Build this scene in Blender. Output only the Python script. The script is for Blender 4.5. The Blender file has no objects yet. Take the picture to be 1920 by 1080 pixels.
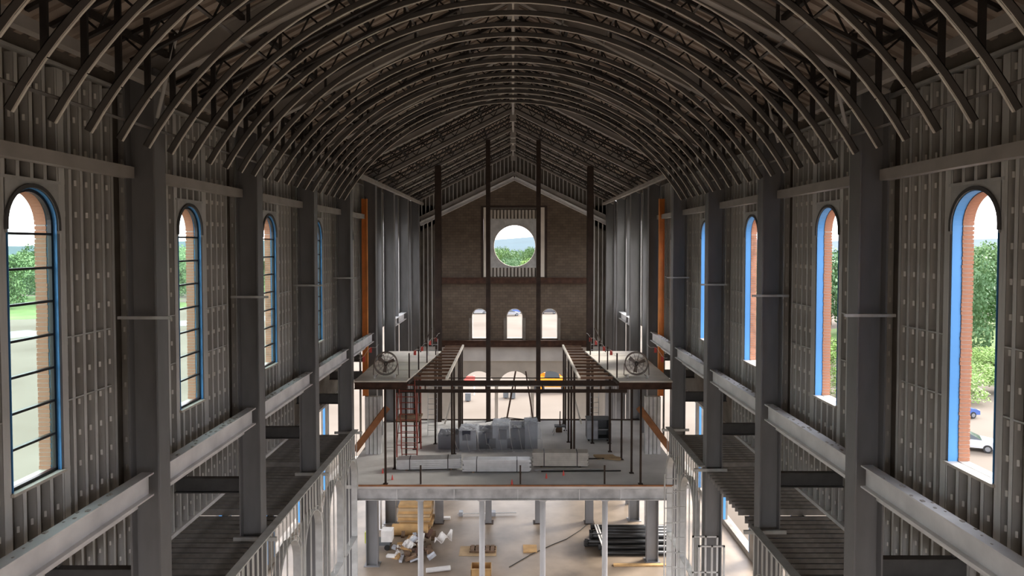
import bpy, math, random
from mathutils import Vector, Matrix
random.seed(7)
R = math.radians
C = bpy.context.scene.collection
ZC = 16.6                     # height of the camera above the nave floor; z in this file is measured from the camera

# ------------------------------------------------------------------ camera, sky, exposure
cd = bpy.data.cameras.new('camera'); cam = bpy.data.objects.new('camera', cd); C.objects.link(cam)
cd.sensor_width = 36.0; cd.lens = 1300 / 1920 * 36.0
cam.location = (0, 0, ZC); cam.rotation_euler = (R(90 - 1.8), 0, 0)
cd.shift_x = -2 / 1920; cd.shift_y = -40 / 1920
cd.clip_end = 6000; cd.clip_start = 0.1
bpy.context.scene.camera = cam

w = bpy.data.worlds.new('overcast_sky'); bpy.context.scene.world = w; w.use_nodes = True
nt = w.node_tree; nt.nodes.clear()
wo = nt.nodes.new('ShaderNodeOutputWorld'); bg = nt.nodes.new('ShaderNodeBackground')
tc = nt.nodes.new('ShaderNodeTexCoord'); sx = nt.nodes.new('ShaderNodeSeparateXYZ'); cr = nt.nodes.new('ShaderNodeValToRGB')
nz = nt.nodes.new('ShaderNodeTexNoise'); nz.inputs['Scale'].default_value = 2.5; nz.inputs['Detail'].default_value = 4
mx = nt.nodes.new('ShaderNodeMixRGB'); mx.blend_type = 'MULTIPLY'; mx.inputs['Fac'].default_value = 0.12
nt.links.new(tc.outputs['Generated'], sx.inputs[0]); nt.links.new(sx.outputs['Z'], cr.inputs[0])
nt.links.new(tc.outputs['Generated'], nz.inputs['Vector'])
cr.color_ramp.elements[0].position = 0.0; cr.color_ramp.elements[0].color = (0.93, 0.90, 0.93, 1)
cr.color_ramp.elements[1].position = 0.6; cr.color_ramp.elements[1].color = (0.86, 0.88, 0.95, 1)
nt.links.new(cr.outputs[0], mx.inputs[1]); nt.links.new(nz.outputs['Color'], mx.inputs[2])
nt.links.new(mx.outputs[0], bg.inputs['Color']); bg.inputs['Strength'].default_value = 0.58
nt.links.new(bg.outputs[0], wo.inputs[0])

sl = bpy.data.lights.new('hazy_sun', 'SUN'); so = bpy.data.objects.new('hazy_sun', sl); C.objects.link(so)
sl.energy = 1.1; sl.angle = R(25); sl.color = (1.0, 0.94, 0.85)
so.rotation_euler = Vector((-0.80, -0.42, -0.56)).to_track_quat('-Z', 'Y').to_euler(); so.location = (60, 80, 60)   # veiled sun beyond the unglazed side

sc = bpy.context.scene
sc.view_settings.view_transform = 'Standard'; sc.view_settings.look = 'None'
sc.view_settings.gamma = 1.0; sc.view_settings.use_curve_mapping = False
sc.view_settings.exposure = 3.32
sc.cycles.max_bounces = 10; sc.cycles.diffuse_bounces = 7; sc.cycles.glossy_bounces = 3; sc.cycles.transparent_max_bounces = 12
sc.cycles.sample_clamp_indirect = 8.0
sc.cycles.caustics_reflective = False; sc.cycles.caustics_refractive = False

# ------------------------------------------------------------------ materials
M = {}
def mat(name, col, rough=0.6, metal=0.0, var=0.25, scale=3.0, bump=0.0, col2=None, stretch=(1, 1, 1), detail=6.0):
    m = bpy.data.materials.new(name); m.use_nodes = True
    n = m.node_tree; b = n.nodes['Principled BSDF']
    b.inputs['Roughness'].default_value = rough; b.inputs['Metallic'].default_value = metal
    t = n.nodes.new('ShaderNodeTexCoord'); mp = n.nodes.new('ShaderNodeMapping'); mp.inputs['Scale'].default_value = stretch
    z = n.nodes.new('ShaderNodeTexNoise'); z.inputs['Scale'].default_value = scale; z.inputs['Detail'].default_value = detail
    r = n.nodes.new('ShaderNodeValToRGB'); r.color_ramp.elements[0].position = 0.3; r.color_ramp.elements[1].position = 0.72
    c2 = col2 or tuple(min(1, c * (1 + var)) for c in col); c1 = col if col2 else tuple(c * (1 - var) for c in col)
    r.color_ramp.elements[0].color = (*c1, 1); r.color_ramp.elements[1].color = (*c2, 1)
    n.links.new(t.outputs['Object'], mp.inputs[0]); n.links.new(mp.outputs[0], z.inputs['Vector'])
    n.links.new(z.outputs['Fac'], r.inputs[0]); n.links.new(r.outputs[0], b.inputs['Base Color'])
    if bump:
        bp = n.nodes.new('ShaderNodeBump'); bp.inputs['Strength'].default_value = bump; bp.inputs['Distance'].default_value = 0.03
        n.links.new(z.outputs['Fac'], bp.inputs['Height']); n.links.new(bp.outputs[0], b.inputs['Normal'])
    M[name] = m
    return m
mat('column_steel', (0.22, 0.22, 0.225), 0.5, 0.15, 0.18, 1.6, stretch=(1, 1, 0.3))
mat('girder_steel', (0.86, 0.86, 0.87), 0.55, 0.1, 0.16, 1.2)
mat('edge_steel', (0.56, 0.56, 0.56), 0.6, 0, 0.3, 1.8)
mat('cross_steel', (0.10, 0.10, 0.10), 0.6, 0.2, 0.2)
mat('galvanised', (0.68, 0.68, 0.66), 0.5, 0.2, 0.2, 2.2, stretch=(1, 1, 0.25))
mat('galvanised_clip', (0.95, 0.94, 0.90), 0.5, 0.0, 0.05)
mat('track_grey', (0.58, 0.59, 0.58), 0.5, 0.2, 0.15)
mat('sheathing', (0.24, 0.215, 0.185), 0.9, 0, 0.25, 1.5)
mat('joist_metal', (0.24, 0.24, 0.24), 0.5, 0.3, 0.25)
mat('dark_gap', (0.04, 0.04, 0.04), 0.9)
mat('rafter_paint', (0.46, 0.44, 0.415), 0.6, 0.1, 0.15, 1.5)
mat('truss_dark', (0.035, 0.03, 0.027), 0.6, 0.1, 0.3)
mat('deck_metal', (0.48, 0.41, 0.35), 0.6, 0.2, 0.25, 1.0)
mat('rib_channel', (0.15, 0.14, 0.13), 0.45, 0.3, 0.2, 1.5)  # rib web darkened to carry shade; same steel as the lip
mat('rib_lip', (0.90, 0.84, 0.75), 0.45, 0.1, 0.15)  # rib lip lightened as if catching light; same steel as the web
mat('rust', (0.085, 0.04, 0.025), 0.8, 0, 0.35, 3)
mat('rust_dark', (0.045, 0.028, 0.02), 0.8, 0, 0.3, 3)
mat('orange_primer', (0.80, 0.30, 0.07), 0.6, 0, 0.2, 1.2)
mat('stringer_rust', (0.36, 0.15, 0.06), 0.7, 0, 0.3, 2)
mat('joist_brown', (0.20, 0.12, 0.08), 0.8, 0, 0.25, 2)
mat('membrane_blue', (0.09, 0.34, 0.74), 0.5, 0, 0.08, 1.0)
mat('brick_red', (0.42, 0.20, 0.12), 0.9, 0, 0.3, 6, 0.4)
mat('mortar', (0.50, 0.46, 0.42), 0.95, 0, 0.1)
mat('frame_black', (0.012, 0.012, 0.014), 0.4, 0.1, 0.1)
mat('sill_metal', (0.62, 0.58, 0.52), 0.6, 0, 0.12)
mat('white_pipe', (0.72, 0.72, 0.71), 0.5, 0, 0.08)
mat('white_column', (0.62, 0.62, 0.63), 0.55, 0, 0.08, 1.0)
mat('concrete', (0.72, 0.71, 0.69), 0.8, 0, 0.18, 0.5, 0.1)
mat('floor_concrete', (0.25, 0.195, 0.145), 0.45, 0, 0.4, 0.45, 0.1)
mat('plank_deck', (0.82, 0.76, 0.67), 0.85, 0, 0.15, 0.8)
mat('block_light', (0.58, 0.54, 0.48), 0.9, 0, 0.12, 0.8)
mat('wood_ply', (0.50, 0.31, 0.13), 0.8, 0, 0.2, 2)
mat('cardboard', (0.46, 0.33, 0.19), 0.9, 0, 0.15, 2)
mat('black_pipe', (0.018, 0.018, 0.018), 0.35, 0.2, 0.2)
mat('red_paint', (0.27, 0.045, 0.028), 0.5, 0, 0.2)
mat('flag_red', (0.85, 0.12, 0.10), 0.7, 0, 0.1)
mat('toolbox_grey', (0.11, 0.12, 0.13), 0.5, 0.2, 0.15)
mat('aluminium', (0.60, 0.61, 0.62), 0.35, 0.5, 0.1)
mat('fan_metal', (0.26, 0.21, 0.18), 0.5, 0.3, 0.15)
mat('rubber', (0.015, 0.015, 0.015), 0.8)
mat('white_cloth', (0.75, 0.73, 0.70), 0.9, 0, 0.1)
mat('yellow_green', (0.50, 0.55, 0.06), 0.6, 0, 0.2)
mat('debris_brown', (0.16, 0.10, 0.06), 0.9, 0, 0.4, 4)
mat('vehicle_orange', (0.90, 0.30, 0.02), 0.4, 0, 0.06)
mat('car_white', (0.42, 0.43, 0.45), 0.25, 0, 0.03)
mat('car_silver', (0.22, 0.23, 0.25), 0.25, 0.3, 0.03)
mat('car_blue', (0.05, 0.10, 0.30), 0.25, 0.1, 0.05)
mat('car_dark', (0.05, 0.05, 0.06), 0.25, 0.1, 0.05)
mat('car_glass', (0.03, 0.04, 0.05), 0.1, 0, 0.05)
mat('leaf', (0.075, 0.15, 0.05), 0.7, 0, 0, 1.5, col2=(0.16, 0.25, 0.10))
mat('leaf_dark', (0.055, 0.12, 0.05), 0.7, 0, 0, 1.5, col2=(0.11, 0.21, 0.08))
mat('leaf_bright', (0.12, 0.22, 0.04), 0.7, 0, 0, 1.5, col2=(0.22, 0.33, 0.08))
mat('bark', (0.12, 0.09, 0.06), 0.9)
mat('grass_green', (0.075, 0.14, 0.032), 0.95, 0, 0, 0.12, col2=(0.165, 0.23, 0.08))
mat('road_pale', (0.20, 0.20, 0.197), 0.9, 0, 0.06, 0.3)
mat('hill_forest', (0.026, 0.058, 0.075), 1.0, 0, 0.12, 0.01)  # blue-green haze of distance put into the base colour
mat('sand', (0.088, 0.066, 0.047), 0.95, 0, 0, 0.06, 0.1, col2=(0.145, 0.120, 0.096))
mat('carton_dark', (0.03, 0.035, 0.06), 0.6, 0, 0.2)
mat('carton_grey', (0.42, 0.44, 0.48), 0.7, 0, 0.2)

def block_mat():
    m = bpy.data.materials.new('block_wall'); m.use_nodes = True; n = m.node_tree; b = n.nodes['Principled BSDF']
    b.inputs['Roughness'].default_value = 0.95
    t = n.nodes.new('ShaderNodeTexCoord'); s = n.nodes.new('ShaderNodeSeparateXYZ'); c = n.nodes.new('ShaderNodeCombineXYZ')
    k = n.nodes.new('ShaderNodeTexBrick'); k.inputs['Scale'].default_value = 1.0
    k.inputs['Brick Width'].default_value = 0.4; k.inputs['Row Height'].default_value = 0.2; k.inputs['Mortar Size'].default_value = 0.012
    k.inputs['Color1'].default_value = (0.175, 0.135, 0.10, 1); k.inputs['Color2'].default_value = (0.135, 0.105, 0.08, 1); k.inputs['Mortar'].default_value = (0.10, 0.08, 0.06, 1)
    z = n.nodes.new('ShaderNodeTexNoise'); z.inputs['Scale'].default_value = 1.6; z.inputs['Detail'].default_value = 6
    g = n.nodes.new('ShaderNodeMixRGB'); g.blend_type = 'OVERLAY'; g.inputs['Fac'].default_value = 0.35
    n.links.new(t.outputs['Object'], s.inputs[0]); n.links.new(s.outputs['X'], c.inputs['X']); n.links.new(s.outputs['Z'], c.inputs['Y'])
    n.links.new(c.outputs[0], k.inputs['Vector']); n.links.new(t.outputs['Object'], z.inputs['Vector'])
    n.links.new(k.outputs['Color'], g.inputs[1]); n.links.new(z.outputs['Fac'], g.inputs[2]); n.links.new(g.outputs[0], b.inputs['Base Color'])
    M['block_wall'] = m
block_mat()
def clear_mat(name, tint, opac, rough):
    m = bpy.data.materials.new(name); m.use_nodes = True; n = m.node_tree; b = n.nodes['Principled BSDF']
    b.inputs['Base Color'].default_value = (*tint, 1); b.inputs['Roughness'].default_value = rough
    t = n.nodes.new('ShaderNodeBsdfTransparent'); t.inputs['Color'].default_value = (*[0.6 + 0.4 * c for c in tint], 1)
    x = n.nodes.new('ShaderNodeMixShader'); x.inputs['Fac'].default_value = opac
    n.links.new(t.outputs[0], x.inputs[1]); n.links.new(b.outputs[0], x.inputs[2]); n.links.new(x.outputs[0], n.nodes['Material Output'].inputs[0])
    M[name] = m
clear_mat('glass', (0.75, 1.0, 0.92), 0.10, 0.05)
clear_mat('plastic_film', (0.90, 0.94, 1.0), 0.24, 0.12)

# ------------------------------------------------------------------ mesh helpers
ORG = {}
class MB:
    def __init__(s): s.v = []; s.f = []; s.m = []
    def quad(s, pts, mi=0):
        k = len(s.v); s.v += [tuple(p) for p in pts]; s.f.append(tuple(range(k, k + len(pts)))); s.m.append(mi)
    def hexa(s, p, mi=0):            # 8 points: bottom 4, top 4
        k = len(s.v); s.v += [tuple(q) for q in p]
        for f in ((0, 3, 2, 1), (4, 5, 6, 7), (0, 1, 5, 4), (1, 2, 6, 5), (2, 3, 7, 6), (3, 0, 4, 7)):
            s.f.append(tuple(k + i for i in f)); s.m.append(mi)
    def box(s, x0, x1, y0, y1, z0, z1, mi=0):
        s.hexa([(x0, y0, z0), (x1, y0, z0), (x1, y1, z0), (x0, y1, z0), (x0, y0, z1), (x1, y0, z1), (x1, y1, z1), (x0, y1, z1)], mi)
        return s
    def frame(s, p, q, up):
        p = Vector(p); q = Vector(q); d = (q - p).normalized(); up = Vector(up)
        if abs(d.dot(up)) > 0.98: up = Vector((1, 0, 0)) if abs(d.x) < 0.9 else Vector((0, 1, 0))
        a = d.cross(up).normalized(); b = a.cross(d).normalized()
        return p, q, a, b
    def bar(s, p, q, wd, ht, up=(0, 0, 1), mi=0, oa=0.0, ob=0.0):
        p, q, a, b = s.frame(p, q, up)
        o = a * oa + b * ob
        c = [(-wd / 2, -ht / 2), (wd / 2, -ht / 2), (wd / 2, ht / 2), (-wd / 2, ht / 2)]
        s.hexa([p + o + a * x + b * y for x, y in c] + [q + o + a * x + b * y for x, y in c], mi)
        return s
    def ibeam(s, p, q, depth, width, tf=0.03, tw=0.025, up=(0, 0, 1), mi=0):   # centre line p-q
        s.bar(p, q, width, tf, up, mi, 0, depth / 2 - tf / 2); s.bar(p, q, width, tf, up, mi, 0, -depth / 2 + tf / 2)
        s.bar(p, q, tw, depth - 2 * tf, up, mi)
        return s
    def tube(s, p, q, r, n=10, mi=0, r2=None):
        p, q, a, b = s.frame(p, q, (0, 0, 1)); r2 = r if r2 is None else r2; k = len(s.v)
        for i in range(n):
            t = 2 * math.pi * i / n; e = a * math.cos(t) + b * math.sin(t)
            s.v.append(tuple(p + e * r)); s.v.append(tuple(q + e * r2))
        for i in range(n):
            j = (i + 1) % n; s.f.append((k + 2 * i, k + 2 * j, k + 2 * j + 1, k + 2 * i + 1)); s.m.append(mi)
        s.f.append(tuple(k + 2 * i for i in range(n))[::-1]); s.m.append(mi)
        s.f.append(tuple(k + 2 * i + 1 for i in range(n))); s.m.append(mi)
        return s
    def path(s, pts, r, n=6, mi=0):
        for a, b in zip(pts[:-1], pts[1:]): s.tube(a, b, r, n, mi)
        return s
    def torus(s, c, ax, rad, r, n=28, k=6, mi=0):
        c = Vector(c); ax = Vector(ax).normalized(); u = ax.orthogonal().normalized(); v = ax.cross(u); b0 = len(s.v)
        for i in range(n):
            t = 2 * math.pi * i / n; e = u * math.cos(t) + v * math.sin(t)
            for j in range(k):
                h = 2 * math.pi * j / k; s.v.append(tuple(c + e * (rad + r * math.cos(h)) + ax * r * math.sin(h)))
        for i in range(n):
            for j in range(k):
                s.f.append((b0 + i * k + j, b0 + ((i + 1) % n) * k + j, b0 + ((i + 1) % n) * k + (j + 1) % k, b0 + i * k + (j + 1) % k)); s.m.append(mi)
        return s
    def mesh(s, name, mats, off=(0, 0, 0)):
        me = bpy.data.meshes.new(name)
        me.from_pydata([(a - off[0], b - off[1], c - off[2]) for a, b, c in s.v], [], s.f)
        for m in (mats if isinstance(mats, (list, tuple)) else [mats]): me.materials.append(M[m])
        if any(s.m): me.polygons.foreach_set('material_index', s.m)
        me.update(); return me
    def build(s, name, mats, parent=None, world=True, smooth=False):
        if parent is None:
            xs = [v[0] for v in s.v]; ys = [v[1] for v in s.v]; zs = [v[2] for v in s.v]
            off = ((min(xs) + max(xs)) / 2, (min(ys) + max(ys)) / 2, min(zs))
        else: off = ORG[parent.name] if world else (0, 0, 0)
        me = s.mesh(name, mats, off); o = bpy.data.objects.new(name, me); C.objects.link(o)
        if smooth: me.polygons.foreach_set('use_smooth', [True] * len(me.polygons))
        if parent is None: o.location = (off[0], off[1], off[2] + ZC); ORG[o.name] = off
        else: o.parent = parent; ORG[o.name] = ORG[parent.name]
        return o
def E(name, loc, rz=0.0):
    o = bpy.data.objects.new(name, None); C.objects.link(o); o.empty_display_size = 0.2
    o.location = (loc[0], loc[1], loc[2] + ZC); o.rotation_euler = (0, 0, rz); ORG[o.name] = tuple(loc); return o
def inst(me, name, parent, pos, rot=None):
    o = bpy.data.objects.new(name, me); C.objects.link(o); o.parent = parent; g = ORG[parent.name]
    o.location = (pos[0] - g[0], pos[1] - g[1], pos[2] - g[2]); ORG[o.name] = tuple(pos)
    if rot: o.rotation_euler = rot
    return o
def tag(o, label, cat, group=None, kind=None):
    o['label'] = label; o['category'] = cat
    if group: o['group'] = group
    if kind: o['kind'] = kind
    return o
def stuff(o): o['kind'] = 'stuff'; return o
def copy_tree(o, parent=None):
    c = o.copy(); C.objects.link(c); c.parent = parent
    ORG[c.name] = ORG[o.name]
    for ch in o.children: copy_tree(ch, c)
    return c
ORDW = ['first', 'second', 'third', 'fourth', 'fifth', 'sixth', 'seventh', 'eighth', 'ninth', 'tenth', 'eleventh', 'twelfth', 'thirteenth',
        'fourteenth', 'fifteenth', 'sixteenth', 'seventeenth', 'eighteenth', 'nineteenth', 'twentieth', 'twenty-first', 'twenty-second', 'twenty-third',
        'twenty-fourth', 'twenty-fifth', 'twenty-sixth', 'twenty-seventh', 'twenty-eighth']

# arched / round hole description
class Arch:
    def __init__(s, uc, hw, lo, spring, n=20): s.uc, s.hw, s.l, s.sp, s.n = uc, hw, lo, spring, n
    def us(s): return [s.uc - s.hw * math.cos(math.pi * i / s.n) for i in range(s.n + 1)]
    def lo(s, u): return s.l
    def hi(s, u): return s.sp + math.sqrt(max(0, s.hw ** 2 - (u - s.uc) ** 2))
class Disc(Arch):
    def __init__(s, uc, vc, r, n=40): s.uc, s.hw, s.vc, s.n = uc, r, vc, n
    def lo(s, u): return s.vc - math.sqrt(max(0, s.hw ** 2 - (u - s.uc) ** 2))
    def hi(s, u): return s.vc + math.sqrt(max(0, s.hw ** 2 - (u - s.uc) ** 2))
class Rect(Arch):
    def __init__(s, u0, u1, v0, v1): s.uc, s.hw, s.a, s.b = (u0 + u1) / 2, (u1 - u0) / 2, v0, v1
    def us(s): return [s.uc - s.hw, s.uc + s.hw]
    def lo(s, u): return s.a
    def hi(s, u): return s.b
def panel(mb, u0, u1, v0, v1, holes, P, t0, t1, top=None, extra=(), mi=0, bot=None):
    top = top or (lambda u: v1); bot = bot or (lambda u: v0)
    us = {round(u0, 5), round(u1, 5)} | {round(e, 5) for e in extra}
    for h in holes: us |= {round(u, 5) for u in h.us() if u0 < u < u1}
    us = sorted(us)
    for a, b in zip(us[:-1], us[1:]):
        if b - a < 1e-5: continue
        mid = (a + b) / 2
        hs = sorted([h for h in holes if abs(mid - h.uc) < h.hw], key=lambda h: h.lo(mid))
        segs = []; ca, cb = bot(a), bot(b)
        for h in hs:
            segs.append((ca, cb, max(ca, h.lo(a)), max(cb, h.lo(b)))); ca, cb = h.hi(a), h.hi(b)
        segs.append((ca, cb, top(a), top(b)))
        for la, lb, ha, hb in segs:
            if ha - la < 1e-4 and hb - lb < 1e-4: continue
            mb.quad([P(a, la, t0), P(b, lb, t0), P(b, hb, t0), P(a, ha, t0)], mi)
            mb.quad([P(a, la, t1), P(a, ha, t1), P(b, hb, t1), P(b, lb, t1)], mi)
            mb.quad([P(a, la, t0), P(a, la, t1), P(b, lb, t1), P(b, lb, t0)], mi)
            mb.quad([P(a, ha, t0), P(b, hb, t0), P(b, hb, t1), P(a, ha, t1)], mi)
    for h in holes:
        for u in (h.uc - h.hw, h.uc + h.hw):
            if u0 < u < u1 and h.hi(u) - h.lo(u) > 1e-3:
                lo = max(h.lo(u), bot(u)); mb.quad([P(u, lo, t0), P(u, h.hi(u), t0), P(u, h.hi(u), t1), P(u, lo, t1)], mi)
    for u in (u0, u1): mb.quad([P(u, bot(u), t0), P(u, top(u), t0), P(u, top(u), t1), P(u, bot(u), t1)], mi)
    return mb
def arch_ring(mb, uc, hw, lo, sp, th, P, t0, t1, n=20, mi=0, sill=False):     # solid lining of an arched opening, thickness th inwards
    def line(r): return [(uc - r, lo)] + [(uc - r * math.cos(math.pi * i / n), sp + r * math.sin(math.pi * i / n)) for i in range(n + 1)] + [(uc + r, lo)]
    A = line(hw); B = line(hw - th)
    for i in range(len(A) - 1):
        mb.hexa([P(*A[i], t0), P(*A[i], t1), P(*B[i], t1), P(*B[i], t0), P(*A[i + 1], t0), P(*A[i + 1], t1), P(*B[i + 1], t1), P(*B[i + 1], t0)], mi)
    if sill:
        mb.hexa([P(uc - hw, lo, t0), P(uc - hw, lo, t1), P(uc - hw, lo + th, t1), P(uc - hw, lo + th, t0), P(uc + hw, lo, t0), P(uc + hw, lo, t1), P(uc + hw, lo + th, t1), P(uc + hw, lo + th, t0)], mi)
    return mb

# ------------------------------------------------------------------ building dimensions
BAY = 5.43
COLY = {-1: [8.17 + BAY * i for i in range(9)], 1: [8.62 + BAY * i for i in range(9)]}    # column lines, last near the front wall
WCOL, WWALL = 7.0, 7.75
YB = 53.0                                                                              # inside face of the front wall
LOFT, FLOOR, ARCADE = -10.5, -16.6, -8.05
PIER_TOP = -7.6
YR = -12.0                   # rear end of the hall; its unseen lower part is left open to let daylight in
SIDE = {-1: 'glazed', 1: 'unglazed'}
SIDEN = {-1: 'left', 1: 'right'}
def roof(x): return 6.8 - 0.5 * abs(x)          # underside of rafters and trusses

# ------------------------------------------------------------------ ground outside, floors
def ground():
    mb = MB(); mb.quad([(-900, -300, -17), (900, -300, -17), (900, 1700, -17), (-900, 1700, -17)])
    o = mb.build('ground', 'sand'); tag(o, 'pale sandy building site ground around the building', 'ground', kind='structure')
    mb = MB()                                   # pale road curving past the glazed side
    pts = [(-150, 30), (-118, 90), (-92, 135), (-40, 172), (60, 190), (160, 195)]
    for a, b in zip(pts[:-1], pts[1:]): mb.bar((a[0], a[1], -16.98), (b[0], b[1], -16.98), 11, 0.06)
    tag(mb.build('road', 'road_pale'), 'pale asphalt road curving past the building site', 'road', kind='structure')
    for k, (cx, cy, rx, ry, lab) in enumerate([(-150, 190, 62, 42, 'mown green lawn beyond the road seen through glazed windows'),
                                               (104, 118, 50, 42, 'bright green meadow slope beyond the unglazed windows'),
                                               (0, 340, 330, 110, 'broad green field below the wooded hills')]):
        mb = MB(); n = 40; ring = []; rg = random.Random(k)
        prof = [(0.0, 1.2 if k == 1 else 0.5), (0.55, 1.0 if k == 1 else 0.4), (1.0, -0.05)]
        rows = []
        for f, h in prof:
            rows.append([(cx + rx * f * math.cos(2 * math.pi * i / n) * (1 + 0.12 * math.sin(3 * i * 0.5)), cy + ry * f * math.sin(2 * math.pi * i / n), -17 + h) for i in range(n)])
        for r0, r1 in zip(rows[:-1], rows[1:]):
            for i in range(n): mb.quad([r0[i], r1[i], r1[(i + 1) % n], r0[(i + 1) % n]])
        tag(mb.build('meadow', 'grass_green'), lab, 'grass', kind='structure')
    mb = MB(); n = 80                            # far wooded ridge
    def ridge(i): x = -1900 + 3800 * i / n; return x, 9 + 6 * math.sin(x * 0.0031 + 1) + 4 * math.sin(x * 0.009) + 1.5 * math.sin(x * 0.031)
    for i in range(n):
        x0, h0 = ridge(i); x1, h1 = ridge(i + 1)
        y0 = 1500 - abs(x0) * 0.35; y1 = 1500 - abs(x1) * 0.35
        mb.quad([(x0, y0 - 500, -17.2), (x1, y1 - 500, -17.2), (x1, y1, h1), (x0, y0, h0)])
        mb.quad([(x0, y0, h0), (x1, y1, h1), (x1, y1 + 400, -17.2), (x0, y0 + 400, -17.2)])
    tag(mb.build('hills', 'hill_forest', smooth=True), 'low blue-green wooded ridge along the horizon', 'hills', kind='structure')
ground()

def floors():
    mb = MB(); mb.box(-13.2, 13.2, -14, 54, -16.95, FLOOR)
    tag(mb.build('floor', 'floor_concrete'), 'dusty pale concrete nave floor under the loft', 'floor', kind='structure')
    e = E('floor_loft', (0, 35.5, LOFT)); tag(e, 'pale concrete choir loft floor with rust-edged rim', 'floor', kind='structure')
    MB().box(-7.7, 7.7, 30.0, 41.2, LOFT - 0.16, LOFT).build('slab', 'concrete', e)
    MB().box(-7.7, 7.7, 41.2, 41.32, LOFT - 0.35, LOFT + 0.06).build('edge_angle', 'rust_dark', e)
    MB().box(-7.0, 7.0, 29.93, 30.0, LOFT - 0.04, LOFT + 0.02).build('edge_angle', 'stringer_rust', e)
floors()
def loft_front():
    b = E('loft_edge_beam', (0, 30.2, LOFT - 0.75)); tag(b, 'pale grey steel edge beam along the front of the loft', 'beam')
    MB().ibeam((-6.95, 30.2, LOFT - 0.44), (6.95, 30.2, LOFT - 0.44), 0.52, 0.3, 0.035, 0.03).build('girder', 'edge_steel', b)
    m = MB()
    for x in (-5.1, -2.6, 0.2, 2.9, 4.7): m.box(x, x + 0.02, 30.05, 30.2, LOFT - 0.66, LOFT - 0.2)
    m.build('stiffener_plates', 'girder_steel', b)
    for i, x in enumerate((-4.08, -1.37, 1.31, 4.05)):
        c = E('round_column', (x, 30.22, FLOOR)); tag(c, f'{ORDW[i]} slim white round column under the loft edge, counted from the glazed side', 'column', 'white round columns under the loft edge')
        MB().tube((x, 30.22, FLOOR + 0.03), (x, 30.22, LOFT - 0.74), 0.125, 16).build('shaft', 'white_column', c, smooth=True)
        MB().box(x - 0.2, x + 0.2, 30.02, 30.42, FLOOR, FLOOR + 0.03).build('base_plate', 'white_column', c)
        MB().box(x - 0.17, x + 0.17, 30.08, 30.36, LOFT - 0.74, LOFT - 0.70).build('cap_plate', 'white_column', c)
loft_front()

# ------------------------------------------------------------------ side walls of the nave with arched windows
WIN_HW, WIN_SILL, WIN_SPRING = 0.58, -3.85, 0.34
W_BOT, W_TOP, SPACE, SD = -4.95, 3.05, 0.32, 0.15
def stud_mesh(name, h, sgn, clips=True, bright=True):     # C-stud, web facing the camera, flange at x=0 facing the nave, base at z=0
    m = MB(); d = sgn * SD
    def bx(a, b, y0, y1, z0, z1, mi=0): m.box(min(a, b), max(a, b), y0, y1, z0, z1, mi)
    bx(0, d, 0, 0.006, 0, h); bx(0, sgn * 0.006, 0, 0.085, 0, h); bx(d, d - sgn * 0.006, 0, 0.085, 0, h)
    if clips:
        z = 0.35
        while z < h - 0.15:
            m.hexa([(sgn * 0.06, -0.002, z), (sgn * 0.085, -0.028, z), (sgn * 0.09, -0.028, z), (sgn * 0.09, -0.001, z), (sgn * 0.06, -0.002, z + 0.1), (sgn * 0.085, -0.028, z + 0.1), (sgn * 0.09, -0.028, z + 0.1), (sgn * 0.09, -0.001, z + 0.1)], 1); z += 0.56
    return m.mesh(name, ['galvanised', 'galvanised_clip'])
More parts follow.
